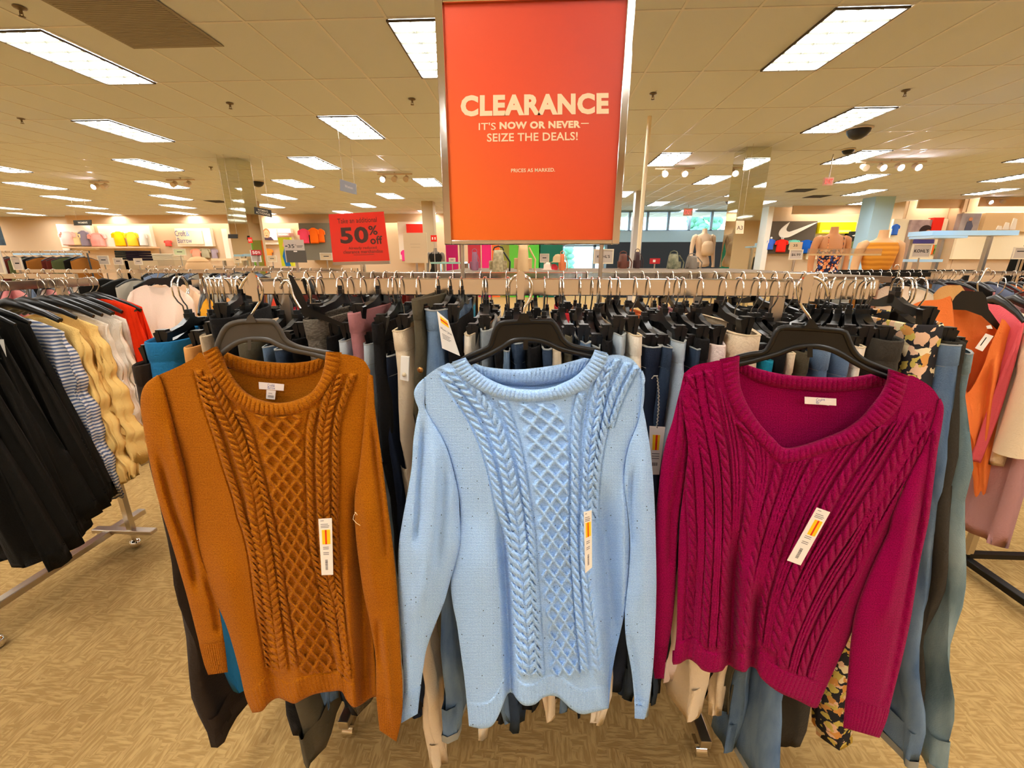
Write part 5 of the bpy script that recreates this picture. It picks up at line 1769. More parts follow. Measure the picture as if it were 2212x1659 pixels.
far_rack('right of the sheer white blouse', 3.2, 4.6, 2.9, [(F_MRN, 'maroon'), (F_GRYT, 'light grey'), (F_PNK, 'rose pink'), BK], 14)
far_rack('with many colours under the glass shelf on the right', 5.8, 8.6, 5.6, [BK, (F_MRN, 'maroon'), (F_STEEL, 'steel blue'), (F_TURQ, 'turquoise'), (F_PNK, 'rose pink'), BK], 22, zt=1.62)
# ================================================================== mannequins, far displays, signs, ceiling fittings
SKIN = mat('mannequin_tan', (196, 132, 84), rough=.5, spec=.3)
SKINP = mat('mannequin_beige', (226, 198, 166), rough=.5)
SKING = mat('mannequin_grey', (120, 110, 98), rough=.5)
SKINW = mat('mannequin_white', (240, 234, 224), rough=.45)
def mannequin(label, px, py, Y, m, dress=None, scale=1.0, arms=True, rz=0.0, half=False, dmat=None, top_z=-.16, name='mannequin', band=None):
    """headless torso with neck, arms and clothing; px, py is the top of the neck"""
    c = pt(px, py, Y)
    t = thing(name, label, 'mannequin', (c.x, c.y, 0), rz)
    zt = c.z
    k = scale
    prof = [(0, .045, .045), (-.03, .046, .046), (-.08, .052, .05), (-.105, .085, .056), (-.125, .150, .066), (-.15, .178, .076), (-.20, .182, .090), (-.28, .165, .104), (-.36, .148, .098), (-.45, .124, .084),
            (-.52, .128, .086), (-.60, .160, .100), (-.68, .178, .106), (-.74, .17, .10), (-.76, .10, .06)]
    n = 28
    q = np.linspace(0, 2 * PI, n, endpoint=False)
    R = [np.stack([w_ * k * np.cos(q), d_ * k * np.sin(q), np.full(n, zt + z * k)], -1) for z, w_, d_ in prof]
    mb = MB().grid(np.array(R), wrap=True, flip=True)
    mb.add(R[0], [tuple(range(n))])
    if arms:
        for sg in (-1, 1):
            P = [(sg * .15, 0, -.14), (sg * .195, 0, -.165), (sg * .215, .005, -.24), (sg * .225, .012, -.36), (sg * .232, .0, -.48), (sg * .235, -.03, -.60), (sg * .235, -.06, -.70), (sg * .23, -.07, -.76)]
            P = [(a * k, b * k, zt + z * k) for a, b, z in P]
            mb.tube([tuple(v) for v in np.array([np.interp(np.linspace(0, 7, 22), range(8), [p[i] for p in P]) for i in range(3)]).T],
                    [r * k for r in np.interp(np.linspace(0, 7, 22), range(8), [.04, .052, .046, .042, .036, .032, .026, .03])], 12)
    o = mb.build('body', m, t)
    if not half:
        MB().tube([(0, 0, .02), (0, 0, zt - .7 * k)], .02, 10).build('stand_pole', STEEL, t)
        MB().lathe([(.01, 0), (.2, 0), (.2, .015), (.01, .02)], n=24).build('stand_base', STEEL, t)
    if dmat:
        zz = [z for z, _, _ in prof]
        R = []
        for z in np.linspace(top_z, -.80, 16):
            w_ = np.interp(-z, [-a for a in zz], [b for _, b, _ in prof]) if z > -.72 else .185
            d_ = np.interp(-z, [-a for a in zz], [b for _, _, b in prof]) if z > -.72 else .11
            g_ = 1.06 + .02 * math.sin(z * 50)
            R.append(np.stack([w_ * k * g_ * np.cos(q), d_ * k * g_ * np.sin(q), np.full(n, zt + z * k)], -1))
        MB().grid(np.array(R), wrap=True, flip=True).build('clothing', dmat, t)
        if top_z < -.14:
            for sg in (-1, 1):
                MB().tube([(sg * .1 * k, -.085 * k, zt + top_z * k), (sg * .10 * k, -.07 * k, zt - .14 * k), (sg * .095 * k, 0, zt - .112 * k), (sg * .09 * k, .07 * k, zt - .16 * k), (sg * .09 * k, .09 * k, zt + top_z * k)], .004 if top_z < -.2 else .012, 6).build('strap', dmat, t)
    return t
def smock(name, a, b):
    return stripes(name, a, b, 9)
mannequin('tan headless mannequin in a flower-print strappy dress', 1804, 490, 6.2, SKIN, dmat=floral('fabric_flowers_dark', (40, 40, 62), [(226, 196, 170), (206, 110, 70), (60, 80, 140), (230, 150, 90)], 30), top_z=-.29, rz=.05)
mannequin('beige headless mannequin in a smocked mustard top', 1911, 497, 5.3, mat('mannequin_light_tan', (222, 172, 122), rough=.5), dmat=stripes('fabric_mustard_smock', (226, 150, 40), (206, 128, 24), 6), top_z=-.135, rz=-.05)
tb = mannequin('beige headless mannequin wearing a small backpack by the windows', 1523, 494, 9.5, SKINP, rz=.1)
z0 = pt(1523, 494, 9.5).z
b = MB()
b.lathe([(.01, -.16), (.11, -.15), (.13, -.05), (.125, .05), (.09, .12), (.01, .135)], (.03, -.15, z0 - .38), 18, sy=.55)
bk = b.build('backpack', mat('backpack_beige', (214, 184, 148), rough=.7), tb)
MB().tube([(-.08, -.10, z0 - .45), (-.1, -.1, z0 - .25), (-.09, -.02, z0 - .12), (-.09, .06, z0 - .16)], .012, 8).tube([(.12, -.10, z0 - .45), (.11, -.1, z0 - .25), (.1, -.02, z0 - .12), (.1, .06, z0 - .16)], .012, 8).build('backpack_strap', mat('strap_tan', (190, 154, 116)), tb)
mannequin('grey half mannequin in a black racer-back tank top', 940, 536, 11.0, SKING, scale=.9, dmat=fabric('tank_black', (36, 34, 30)), top_z=-.15)

# ---- free-standing sign cards
def card(label, quad, Y, m, frame=None, lines=(), cat='sign', name='sign', post=None, group=None, thick=.006, text=(), ink=None, postm=STEEL):
    """an upright sign given by photo corners (x0, y0, x1, y1) at depth Y"""
    x0, y0, x1, y1 = quad
    c = pt((x0 + x1) / 2, y1, Y)
    zb = c.z
    t = thing(name, label, cat, (c.x, Y, 0 if post is not None else zb), group=group)
    A_, B_ = pt(x0, y0, Y), pt(x1, y1, Y)
    hw_ = (pt(x1, (y0 + y1) / 2, Y).x - pt(x0, (y0 + y1) / 2, Y).x) / 2
    h = A_.z - zb
    zb_ = zb if post is not None else 0
    fn = lambda a, b_, d: ((a * 2 - 1) * hw_, -d - thick, zb_ + b_ * h)
    MB().box(-hw_, hw_, -thick, 0, zb_, zb_ + h).build('panel', m, t)
    if frame:
        fwid = min(hw_, h) * .13
        fb = MB()
        fb.box(-hw_, hw_, -thick - .006, -thick + .001, zb_, zb_ + fwid).box(-hw_, hw_, -thick - .006, -thick + .001, zb_ + h - fwid, zb_ + h)
        fb.box(-hw_, -hw_ + fwid, -thick - .006, -thick + .001, zb_ + fwid, zb_ + h - fwid).box(hw_ - fwid, hw_, -thick - .006, -thick + .001, zb_ + fwid, zb_ + h - fwid)
        fb.build('frame', frame, t)
    if text or lines:
        mb = MB()
        for s_, a0, a1, b0, b1, bold in text:
            text_into(mb, s_, a0, a1, b0, b1, fn, bold=bold, depth=.0012)
        for a0, a1, b0, b1 in lines:
            mb.prism([(a0, b0), (a1, b0), (a1, b1), (a0, b1)], .0005, .0012, fn)
        mb.build('lettering', ink or INK, t)
    if post is not None:
        MB().tube([(0, -.002, post), (0, -.002, zb_)], .008, 8).build('post', postm, t)
        if post < .05:
            MB().lathe([(.01, 0), (.14, 0), (.14, .012), (.01, .016)], n=20).build('base', postm, t)
    return t, fn

def paper(name, rgb, back=.45):
    m = mat(name, rgb, rough=.55)
    nt = m.node_tree
    tr = N(nt, 'ShaderNodeBsdfTranslucent')
    tr.inputs[0].default_value = lin(rgb)
    mx = N(nt, 'ShaderNodeMixShader')
    mx.inputs[0].default_value = back
    b = nt.nodes['Principled BSDF']
    nt.links.new(b.outputs[0], mx.inputs[1])
    nt.links.new(tr.outputs[0], mx.inputs[2])
    nt.links.new(mx.outputs[0], nt.nodes['Material Output'].inputs[0])
    return m
REDCARD = paper('red_card', (255, 66, 48))
GREYCARD = mat('grey_card', (196, 180, 164), rough=.6)
BEIGEC = mat('beige_card', (222, 196, 154), rough=.6)
DARKC = mat('dark_grey_card', (88, 82, 72), rough=.6)
BROWNINK = mat('brown_ink', (72, 40, 36), rough=.7)
# the red fifty percent sign: tilted paper in a clear sleeve on a chrome foot
Y5 = 1.95
c5 = pt(783, 570, Y5)
s5 = thing('sign', 'red fifty percent off sign in a clear holder standing behind the near rack', 'sign', (c5.x, Y5, c5.z))
q5 = [(710, 463), (829, 457), (842, 563), (720, 566)]
P5 = [pt(*q_, Y5) for q_ in q5]
def f5(a, b_, d=0.0):
    q_ = (P5[0] * (1 - a) + P5[1] * a) * b_ + (P5[3] * (1 - a) + P5[2] * a) * (1 - b_)
    return q_ - c5 + Vector((0, -d, 0))
sq = lambda a0, a1, b0, b1, d0, d1: MB().prism([(a0, b0), (a1, b0), (a1, b1), (a0, b1)], d0, d1, f5)
sq(0, 1, 0, 1, 0, .002).build('paper', REDCARD, s5)
sq(-.012, 1.015, -.012, 1.01, .003, .0042).build('clear_sleeve', clear('clear_sleeve', (252, 252, 252), .08, .03), s5)
mb = MB()
for s_, a0, a1, b0, b1, bo in (('Take an additional', .15, .86, .80, .90, .005), ('50', .17, .68, .38, .72, .035), ('%', .69, .85, .54, .73, .02), ('off', .70, .92, .35, .52, .02), ('Already reduced', .30, .80, .24, .31, .005), ('clearance merchandise', .20, .90, .17, .24, .005)):
    text_into(mb, s_, a0, a1, b0, b1, f5, bold=bo, depth=.0026)
mb.prism([(.38, .135), (.74, .135), (.74, .142), (.38, .142)], .002, .0026, f5)
mb.build('lettering', BROWNINK, s5)
ch = MB().prism([(-.0, -.07), (1.0, -.07), (1.0, -.005), (-.0, -.005)], -.006, .008, f5)
ch.build('holder_channel', mat('holder_grey', (168, 150, 128), rough=.35, metal=.5), s5)
MB().tube([(0, .004, -.0), (0, .004, .01 - c5.z)], .011, 10).build('post', CHROME, s5)
MB().lathe([(.01, -c5.z), (.15, -c5.z), (.15, .012 - c5.z), (.01, .016 - c5.z)], n=20).build('base', CHROME, s5)

card('beige blank-looking sign right of the red fifty percent sign', (875, 503, 925, 568), 2.9, BEIGEC, lines=[(.28, .72, .62, .63), (.3, .7, .52, .53)], post=.01, ink=mat('faint_ink', (190, 164, 128)))
card('white and dark grey price sign left of the red fifty percent sign', (619, 518, 662, 567), 4.2, GREYCARD, text=[('35', .20, .52, .64, .80, .01), ('%', .55, .63, .74, .80, 0)], lines=[(.06, .18, .70, .74), (.64, .95, .72, .74), (.64, .90, .67, .69)], post=.01)
card('dark grey lower half of the price sign left of the red sign', (621, 541, 664, 567), 4.18, DARKC, lines=[(.40, .58, .88, .96)], ink=WHITEP, post=.01)
card('small red and grey fifty percent card beside the mirrored column', (545, 540, 566, 566), 6.0, GREYCARD, frame=WHITEP, post=.01)
card('small red header reading fifty beside the mirrored column', (544, 540, 566, 551), 5.98, mat('crimson_card', (196, 48, 52)), text=[('50', .12, .62, .2, .8, .02), ('%', .66, .9, .3, .75, .01)], ink=WHITEP, post=.01)
FRM = mat('sign_frame_cream', (228, 214, 186), rough=.4)
for lab, qd, Y, m in [
    ('pale framed sign card far left above the dresses', (33, 556, 54, 583), 3.6, GREYCARD),
    ('framed sign card right of the orange garment far left', (215, 552, 239, 572), 6.5, GREYCARD),
    ('framed card on the dark shelf far left', (248, 557, 268, 572), 6.5, GREYCARD),
    ('small framed card at the right end of the dark shelf', (292, 558, 310, 572), 6.5, GREYCARD),
    ('green and cream sign card below the wall lettering', (377, 537, 404, 552), 6.8, mat('pale_green_card', (206, 214, 168))),
    ('small framed card left of the mirrored column', (507, 554, 522, 568), 7.0, BEIGEC),
    ('framed card right of the red small sign', (579, 552, 600, 566), 6.4, BEIGEC),
    ('cream sign card under the sportswear shirts', (693, 546, 720, 562), 4.6, BEIGEC),
    ('small white framed card left of the backpacks', (970, 557, 984, 566), 9.0, GREYCARD),
    ('framed price card among the hats under the orange sign', (1166, 548, 1186, 567), 5.5, GREYCARD)]:
    card(lab, qd, Y, m, frame=FRM, post=.01, lines=[(.28, .7, .48, .58)])
card('framed store sign hanging right under the orange sign', (1281, 538, 1324, 570), 4.4, GREYCARD, frame=FRM, post=.01, text=[("KOHL'S", .18, .82, .40, .60, .02)])
card('framed store sign right of the mustard mannequin', (1964, 527, 2006, 557), 4.9, GREYCARD, frame=FRM, post=.01, text=[("KOHL'S", .14, .88, .38, .62, .03)])
card('framed sign cut by the right picture edge', (2182, 534, 2222, 560), 4.6, GREYCARD, frame=FRM, post=.01, lines=[(.2, .6, .62, .7)])
card('beige price card reading thirty-five beside the sports mannequins', (1703, 523, 1731, 540), 6.6, BEIGEC, text=[('35', .30, .62, .42, .72, .01)], post=.01)
card('framed price card reading six ninety-nine left of the flower dress', (1702, 539, 1731, 561), 6.0, GREYCARD, frame=FRM, text=[('$6.99', .18, .84, .34, .62, .01)], post=.01)
card('small red shop card in front of the dark counter', (1403, 558, 1425, 570), 5.0, mat('crimson_card', (196, 48, 52)), frame=None, lines=[(.30, .55, .3, .75)], ink=WHITEP, post=.01)
card('tall clear-framed sign at the left picture edge', (-22, 528, 18, 592), 2.6, GREYCARD, frame=FRM, post=.01)
card('dark denim poster standing at the left picture edge', (-30, 478, 14, 530), 7.5, mat('poster_denim', (44, 62, 80), rough=.5, vary=(3, (90, 120, 140))), post=.01, lines=[(0, 1, .86, 1.0)], ink=WHITEP)
card('clear price rail in front of the flower dress mannequin', (1742, 537, 1902, 552), 4.2, clear('acrylic_rail', (250, 240, 225), .1, .3), lines=[(0, 1, 0, .25)], ink=mat('tan_rail', (226, 186, 130)), post=.01)

# ---- the far wall displays
def board(name, label, qd, Y, m, cat='wall panel', thick=.08, floor=False):
    x0, y0, x1, y1 = qd
    xm = float(at((x0 + x1) / 2, y0, Y)[0])
    wallY = 20.8 if xm < 1.2 else (18.6 if xm < 13.2 else (16.9 if xm < 14.6 else 16.4))
    if 0 < wallY - Y < 1.5:
        thick = wallY - Y - .004
    A_, B_ = pt(x0, y0, Y), pt(x1, y1, Y)
    c = Vector(((A_.x + B_.x) / 2, Y, B_.z))
    o = MB().box(A_.x - c.x, B_.x - c.x, 0, thick, 0, A_.z - B_.z).build(name, m, None, loc=c)
    tag(o, label, cat)
    w_, h_ = B_.x - A_.x, A_.z - B_.z
    fn = lambda a, b_, d: ((a - .5) * w_, -d, b_ * h_)
    return o, fn
LITP = mat('lit_wall_panel', (250, 240, 224), rough=.7)
board('display_board', 'white wall panel behind the pink shirts, far left', (120, 484, 207, 540), 20.6, LITP)
board('display_board', 'white wall panel behind the yellow shirts, far left', (209, 488, 332, 536), 20.6, LITP)
o, fn = board('display_board', 'white wall panel with blue brand lettering beside the mirrored column', (376, 493, 460, 532), 20.6, LITP)
o2 = MB().prism([(.06, .12), (.78, .12), (.78, .86), (.06, .86)], 0, .06, fn).build('sign_board', mat('cream_board', (250, 226, 190)), o)
mb = MB()
text_into(mb, 'Croft', .02, .32, .56, .86, fn, bold=.0, depth=.065)
text_into(mb, 'Barrow', .06, .46, .18, .46, fn, bold=.0, depth=.065)
mb.build('lettering', mat('brand_navy', (84, 74, 130)), o2)
mb = MB()
text_into(mb, '&', .33, .43, .56, .84, fn, bold=.0, depth=.065)
mb.build('ampersand', mat('brand_blue', (140, 180, 236)), o2)
board('display_board', 'narrow white wall panel left of the mirrored column', (477, 494, 500, 560), 20.6, LITP)
board('display_board', 'white wall panel with smiling portrait right of the mirrored column', (548, 494, 632, 528), 20.6, LITP)
o, fn = board('portrait_poster', 'portrait poster of a smiling person in a dark collar', (556, 495, 600, 519), 20.5, mat('poster_cream', (250, 236, 220)), cat='poster')
def ell(cx, cy, rx, ry, d0, d1, n=20):
    return MB().prism([(cx + rx * math.cos(2 * PI * k / n), cy + ry * math.sin(2 * PI * k / n)) for k in range(n)], d0, d1, fn)
MB().prism([(.22, 0), (.30, .26), (.5, .2), (.66, .3), (.80, 0)], 0, .02, fn).build('printed_collar', mat('poster_plum', (78, 56, 66)), o)
ell(.47, .72, .17, .34, .02, .03).build('printed_hair', mat('poster_hair', (190, 120, 70)), o)
ell(.47, .56, .14, .36, .03, .04).build('printed_face', mat('poster_skin', (240, 170, 120)), o)
mb = MB()
for cx, cy, rx, ry in ((.42, .64, .02, .03), (.52, .64, .02, .03), (.47, .42, .06, .03)):
    mb.prism([(cx + rx * math.cos(2 * PI * k / 12), cy + ry * math.sin(2 * PI * k / 12)) for k in range(12)], .04, .045, fn)
mb.build('printed_features', mat('poster_brown', (120, 60, 40)), o)
o, fn = board('sign', 'pale pink sign reading women beside the portrait poster', (597, 503, 625, 510), 20.4, mat('pink_board', (214, 160, 150)), cat='sign')
mb = MB(); text_into(mb, 'WOMEN', .12, .88, .25, .75, fn, bold=.03, depth=.002); mb.build('lettering', WHITEP, o)
o, fn = board('display_board', 'dark grey wall panel behind the pink and orange sports shirts', (644, 482, 722, 562), 19.8, mat('slate_panel', (120, 116, 102)))
board('display_board', 'white wall panel behind the red square logo', (858, 479, 930, 560), 19.8, LITP)
REDP = mat('logo_red', (236, 40, 22), rough=.5)
def ua(label, qd, Y, cat='sign', full=True):
    o, fn = board('sign', label, qd, Y, REDP, cat=cat)
    mb = MB()
    for sx in (-1, 1):
        mb.prism([(.5 + sx * a, b_) for a, b_ in ((.10, .08), (.30, .02), (.34, .2), (.30, .42), (.16, .46), (.10, .30))][::sx], .0, .01, fn)
    mb.build('logo', WHITEP, o)
ua('large red square sign with white mark behind the beige blank sign', (877, 484, 919, 524), 19.6)
card('small red square sign with white marks above the tank-top mannequin', (931, 508, 944, 522), 10.5, REDP, lines=[(.2, .38, .3, .7), (.62, .8, .3, .7)], ink=WHITEP, post=.01)
card('small red square sign with white marks beside the mirrored column', (537, 513, 546, 525), 9.0, REDP, lines=[(.2, .38, .3, .7), (.62, .8, .3, .7)], ink=WHITEP, post=.01)
o, fn = board('display_board', 'green and yellow banner with swimmer behind the price sign', (600, 513, 634, 575), 9.5, mat('lime_banner', (206, 206, 40)), cat='banner')
MB().prism([(.35, .0), (.2, .35), (.45, .65), (.62, .35), (.8, 0)], 0, .01, fn).build('printed_swimsuit', mat('banner_blue', (40, 110, 170)), o)
MB().prism([(.3, .7), (.5, .95), (.9, .9), (.7, .6)], 0, .008, fn).build('printed_arm', mat('poster_skin', (240, 170, 120)), o)
zl = o.location.z
MB().tube([(0, .04, -zl + .01), (0, .04, .02)], .02, 10).lathe([(.01, -zl), (.25, -zl), (.25, .015 - zl), (.01, .02 - zl)], n=20).build('banner_stand', STEEL, o)
# mural behind the backpacks under the orange sign
mx0 = 960
for i, (a, b_, c_, nm) in enumerate([(962, 992, (196, 24, 110), 'magenta'), (992, 1005, (120, 30, 96), 'purple'), (1010, 1040, (190, 50, 66), 'crimson'), (1040, 1062, (232, 36, 120), 'hot pink'), (1062, 1080, (240, 110, 40), 'orange'),
                                 (1080, 1100, (140, 140, 60), 'olive'), (1100, 1120, (100, 190, 60), 'grass green'), (1120, 1165, (90, 206, 70), 'bright green'), (1165, 1212, (20, 110, 90), 'teal')]):
    board('mural_board', '%s panel of the bright wall mural under the orange sign' % nm, (a, 518, b_, 645), 17.0, mat('mural_' + nm.replace(' ', '_'), c_, rough=.6), cat='mural panel')
# sportswear wall on the right
o, fn = board('display_board', 'dark brown wall panel with a white curved tick logo', (1668, 478, 1753, 548), 18.4, mat('brown_panel', (96, 84, 70)))
L_ = [(.38, .97), (.28, .86), (.20, .72), (.19, .58), (.25, .50), (.36, .50), (.50, .57), (.98, .96), (.55, .74), (.42, .68), (.35, .70), (.33, .78)]
MB().prism(smooth_poly(L_ + [L_[0]], 60)[:-1].tolist(), 0, .05, fn).build('logo', LITP, o)
board('display_board', 'cream wall panel between the tick logo and the yellow sign', (1755, 479, 1846, 560), 18.5, mat('cream_panel', (248, 232, 196)))
o, fn = board('sign', 'bright yellow sign board behind the flower-dress mannequin', (1773, 480, 1846, 504), 18.3, mat('yellow_board', (250, 236, 10), rough=.5), cat='sign')
mb = MB(); mb.prism([(.08, .1), (.88, .1), (.88, .28), (.08, .30)], 0, .01, fn); mb.build('faint_print', mat('pale_yellow_print', (252, 246, 140)), o)
o, fn = board('sports_poster', 'black sports poster with a small white tick, right of the yellow sign', (1838, 500, 1870, 535), 18.2, mat('poster_black', (40, 40, 36)), cat='poster')
MB().prism([(.1, .75), (.2, .70), (.9, .92), (.25, .80)], 0, .01, fn).build('logo', WHITEP, o)
MB().prism([(.1, 0), (.1, .3), (.4, .5), (.9, .45), (.9, 0)], 0, .01, fn).build('printed_shirt', mat('poster_moss', (110, 120, 70)), o)
board('display_board', 'cream wall panel behind the large face poster', (1932, 473, 2026, 560), 16.8, mat('cream_panel', (248, 232, 196)))
o, fn = board('face_poster', 'large photo poster of a smiling curly-haired person', (1970, 475, 2018, 526), 16.7, mat('poster_mauve', (206, 180, 170), vary=(1.4, (120, 90, 96))), cat='poster')
MB().prism([(.05, 0), (.2, .22), (.6, .2), (.95, .25), (.98, 0)], 0, .01, fn).build('printed_jumper', mat('poster_indigo', (70, 62, 120)), o)
ell(.56, .52, .22, .26, .01, .02).build('printed_hair', mat('poster_dark_hair', (52, 34, 32)), o)
ell(.66, .38, .13, .2, .02, .03).build('printed_face', mat('poster_warm_skin', (206, 138, 96)), o)
board('sign', 'narrow red panel right of the large face poster', (2019, 470, 2031, 506), 16.65, REDP, cat='sign')
board('display_board', 'cream wall panel behind the three-stripe logo', (2084, 458, 2240, 560), 16.3, mat('cream_panel', (248, 232, 196)))
o, fn = board('sports_poster', 'photo poster of a walking person left of the three-stripe logo', (2080, 461, 2110, 500), 16.2, mat('poster_grey', (176, 160, 150), vary=(1.2, (120, 110, 120))), cat='poster')
MB().prism([(.3, 0), (.35, .55), (.55, .6), (.7, .3), (.65, 0)], 0, .01, fn).build('printed_coat', mat('poster_slate', (84, 84, 100)), o)
ell(.48, .68, .1, .1, .01, .02).build('printed_face', mat('poster_warm_skin', (206, 138, 96)), o)
o, fn = board('display_board', 'tan wall panel with a white three-stripe logo', (2132, 460, 2240, 500), 16.15, mat('tan_panel', (226, 190, 140)))
mb = MB()
for k, (a, h_) in enumerate(((.24, .22), (.36, .40), (.48, .62))):
    mb.prism([(a, .10), (a + .10, .10), (a + .10 - .02, .10 + h_ * .9), (a + .02, .10 + h_)], 0, .04, fn)
mb.prism([(.2, .02), (.62, .02), (.62, .07), (.2, .07)], 0, .04, fn)
mb.build('logo', LITP, o)
# navy counter and soffits
tag(MB().box(-2.3, 2.3, 0, .6, 0, 2.05).build('counter_unit', mat('navy_panel', (30, 42, 54), rough=.5), loc=(pt(1455, 560, 17).x - .2, 17, 0)), 'dark navy cabinet below the entrance windows', 'cabinet')
for nm, x0, x1, y, z0_, z1_ in (('trim_2', -22, 1.0, 20.3, 3.02, 3.4), ('trim_3', 13.2, 14.6, 16.5, 3.12, 3.4), ('trim_4', 14.75, 20, 16.0, 3.12, 3.4), ('trim_5', 9.9, 13.2, 18.1, 3.10, 3.4)):
    struct(MB().box(x0, x1, y, y + .06, z0_, z1_).build(nm, mat('soffit_paint', (220, 186, 150), rough=.8)))
# unseen valance strip lamps, added to brighten the wall panels
VAL = emission('valance_tube', (1.0, .92, .80), 30)
for i, (x0, x1, y, z, lab) in enumerate([(-21.5, -12, 20.42, 3.14, 'tube lamp behind the soffit over the far left shirts'), (-12, -1.5, 20.42, 3.14, 'tube lamp behind the soffit over the portrait poster'), (10.2, 12.9, 18.2, 3.2, 'tube lamp behind the soffit over the tick logo'),
                                   (13.3, 14.5, 16.6, 3.22, 'tube lamp behind the soffit over the large face poster'), (14.9, 19.8, 16.1, 3.22, 'tube lamp behind the soffit over the three-stripe logo')]):
    t = thing('wall_wash_lamp', lab, 'lamp', ((x0 + x1) / 2, y, z))
    hl = (x1 - x0) / 2
    MB().tube([(-hl, 0, 0), (hl, 0, 0)], .02, 8).build('tube', VAL, t)
    MB().box(-hl, hl, -.05, -.03, -.03, .05).build('reflector', WHITEP, t)

# ---- wall shirts and shelves
def wall_shirt(label, px, py, wpx, hpx, Y, m, torso=None, name='shirt', sleeve=True):
    e = pt(px, py, Y)
    k = pt(px + wpx / 2, py, Y).x - pt(px - wpx / 2, py, Y).x
    h = e.z - pt(px, py + hpx, Y).z
    t = thing(name, label, 'shirt', (e.x, Y, e.z), PI / 2)
    garment(t, m, L=h, hw=k * (.40 if sleeve else .48), slope=h * .12, seed=int(px), th=k * .15, amp=k * .02, nq=24, nz=10, neck=k * .13, flare=1.0)
    if sleeve:
        hw_ = k * .40
        for sg in (-1, 1):
            MB().tube([(0, sg * hw_ * .8, -h * .12), (0, sg * hw_ * 1.12, -h * .2), (0, sg * hw_ * 1.2, -h * .42)], [k * .08, k * .10, k * .09], 10).build('sleeve', m, t)
    if torso:
        MB().lathe([(k * .10, 0), (k * .11, k * .1), (k * .11, k * .2), (k * .02, k * .24)], (0, 0, 0), 12).build('torso_neck', torso, t)
    return t
W = [('pale blush shirt on the white wall panel, far left', 143, 500, 34, 30, (250, 200, 190)), ('cream shirt right of the blush one, far left', 160, 502, 24, 28, (250, 226, 170)), ('grey-blue long top between blush and pink shirts, far left', 178, 498, 22, 34, (150, 140, 160)), ('pink shirt with folded cloth on the white wall panel', 207, 503, 36, 30, (250, 170, 160)),
     ('deep yellow shirt on the white wall panel', 254, 500, 28, 32, (255, 180, 10)), ('lighter yellow printed shirt beside the deep yellow one', 282, 501, 28, 31, (252, 190, 50)), ('white shirt with dark scroll print beside the yellow ones', 305, 502, 20, 29, (226, 222, 214)),
     ('red rounded top beside the beige column', 362, 519, 16, 13, (240, 90, 80)), ('peach shirt low beside the brand lettering', 422, 537, 22, 24, (246, 160, 130)), ('olive shirt next to the low peach one', 442, 536, 22, 22, (170, 160, 130)), ('mauve shirt next to the low olive one', 461, 536, 16, 24, (166, 150, 160)),
     ('orange jacket low behind the fifty percent card', 578, 537, 20, 20, (255, 150, 60)), ('bright pink sports tee with white tick', 655, 494, 24, 32, (246, 80, 110)), ('orange sports tee with white tick', 676, 492, 22, 34, (255, 116, 30)), ('orange sports tee at the end of the row', 692, 494, 16, 30, (250, 108, 30)),
     ('pink slim top behind the beige blank sign', 872, 540, 12, 24, (250, 70, 150)), ('blue tee on a torso left of the red tee', 1666, 516, 18, 24, (70, 110, 210)), ('red tee on a white torso under the tick logo', 1690, 517, 26, 28, (240, 50, 36)), ('aqua tee right of the red torso', 1716, 518, 24, 20, (120, 210, 190)), ('royal blue tee at the right of the tick logo', 1744, 518, 26, 30, (30, 90, 180)),
     ('blue striped top hanging left of the face poster', 1937, 484, 16, 24, (70, 120, 220)), ('orange top beside the store sign on the right', 2014, 528, 14, 22, (250, 120, 40)), ('green top beside the orange one on the right', 2028, 527, 16, 22, (120, 170, 100))]
for lab, px, py, a, b_, c_ in W:
    Y = 20.6 if px < 340 else (20.8 if px < 640 else (19.8 if px < 1000 else (18.4 if px < 1800 else 16.8)))
    Y -= .15 * a * Y / 955 + .02
    t = wall_shirt(lab, px, py, a, b_, Y, fabric('wall_%d' % px, c_), torso=SKINW if px in (1666, 1690) else None)
    if px in (655, 676):
        k = pt(px + a / 2, py, Y).x - pt(px - a / 2, py, Y).x
        MB().prism([(-.18 * k, -.35 * k), (-.05 * k, -.42 * k), (.2 * k, -.24 * k), (-.04 * k, -.34 * k)], k * .19, k * .20, lambda p, q_, d: (-d, -p, q_) if False else (d, p, q_)).build('logo', WHITEP, t)
GLASSB = mat('blue_glass_shelf', (180, 220, 250), rough=.15, spec=.6)
def shelf(label, qd, Y, m, depth=.4, legs=True):
    x0, y0, x1, y1 = qd
    A_, B_ = pt(x0, y0, Y), pt(x1, y1, Y)
    t = thing('shelf_unit', label, 'shelf', ((A_.x + B_.x) / 2, Y, 0))
    hw_ = (B_.x - A_.x) / 2
    MB().box(-hw_, hw_, 0, depth, B_.z, A_.z).build('top_shelf', m, t)
    for sx in (-1, 1):
        MB().box(sx * hw_ - .02, sx * hw_ + .02, depth - .06, depth, 0, B_.z).build('upright', STEEL, t)
    return t
shelf('pale blue glass shelf over the dark tops, far left', (26, 543, 92, 551), 6.6, GLASSB)
shelf('pale blue glass shelf right of the first one, far left', (94, 541, 122, 550), 6.6, GLASSB)
shelf('long wooden shelf under the far left wall shirts', (134, 533, 330, 536), 20.2, mat('shelf_wood', (226, 190, 150)))
shelf('beige shelf between the wall lettering and mirrored column', (455, 558, 506, 563), 8.5, BEIGEC)
shelf('long pale blue glass shelf under the three-stripe logo', (2016, 498, 2200, 508), 6.4, GLASSB)
shelf('second pale blue shelf strip below the long one on the right', (2019, 509, 2090, 514), 6.2, GLASSB)
shelf('blue-white folded-goods shelf right of the store sign', (1980, 560, 2036, 566), 5.6, GLASSB)
shelf('green-edged glass counter left of the sign legs', (930, 566, 996, 570), 4.2, mat('green_glass', (150, 200, 180), rough=.1, spec=.6))
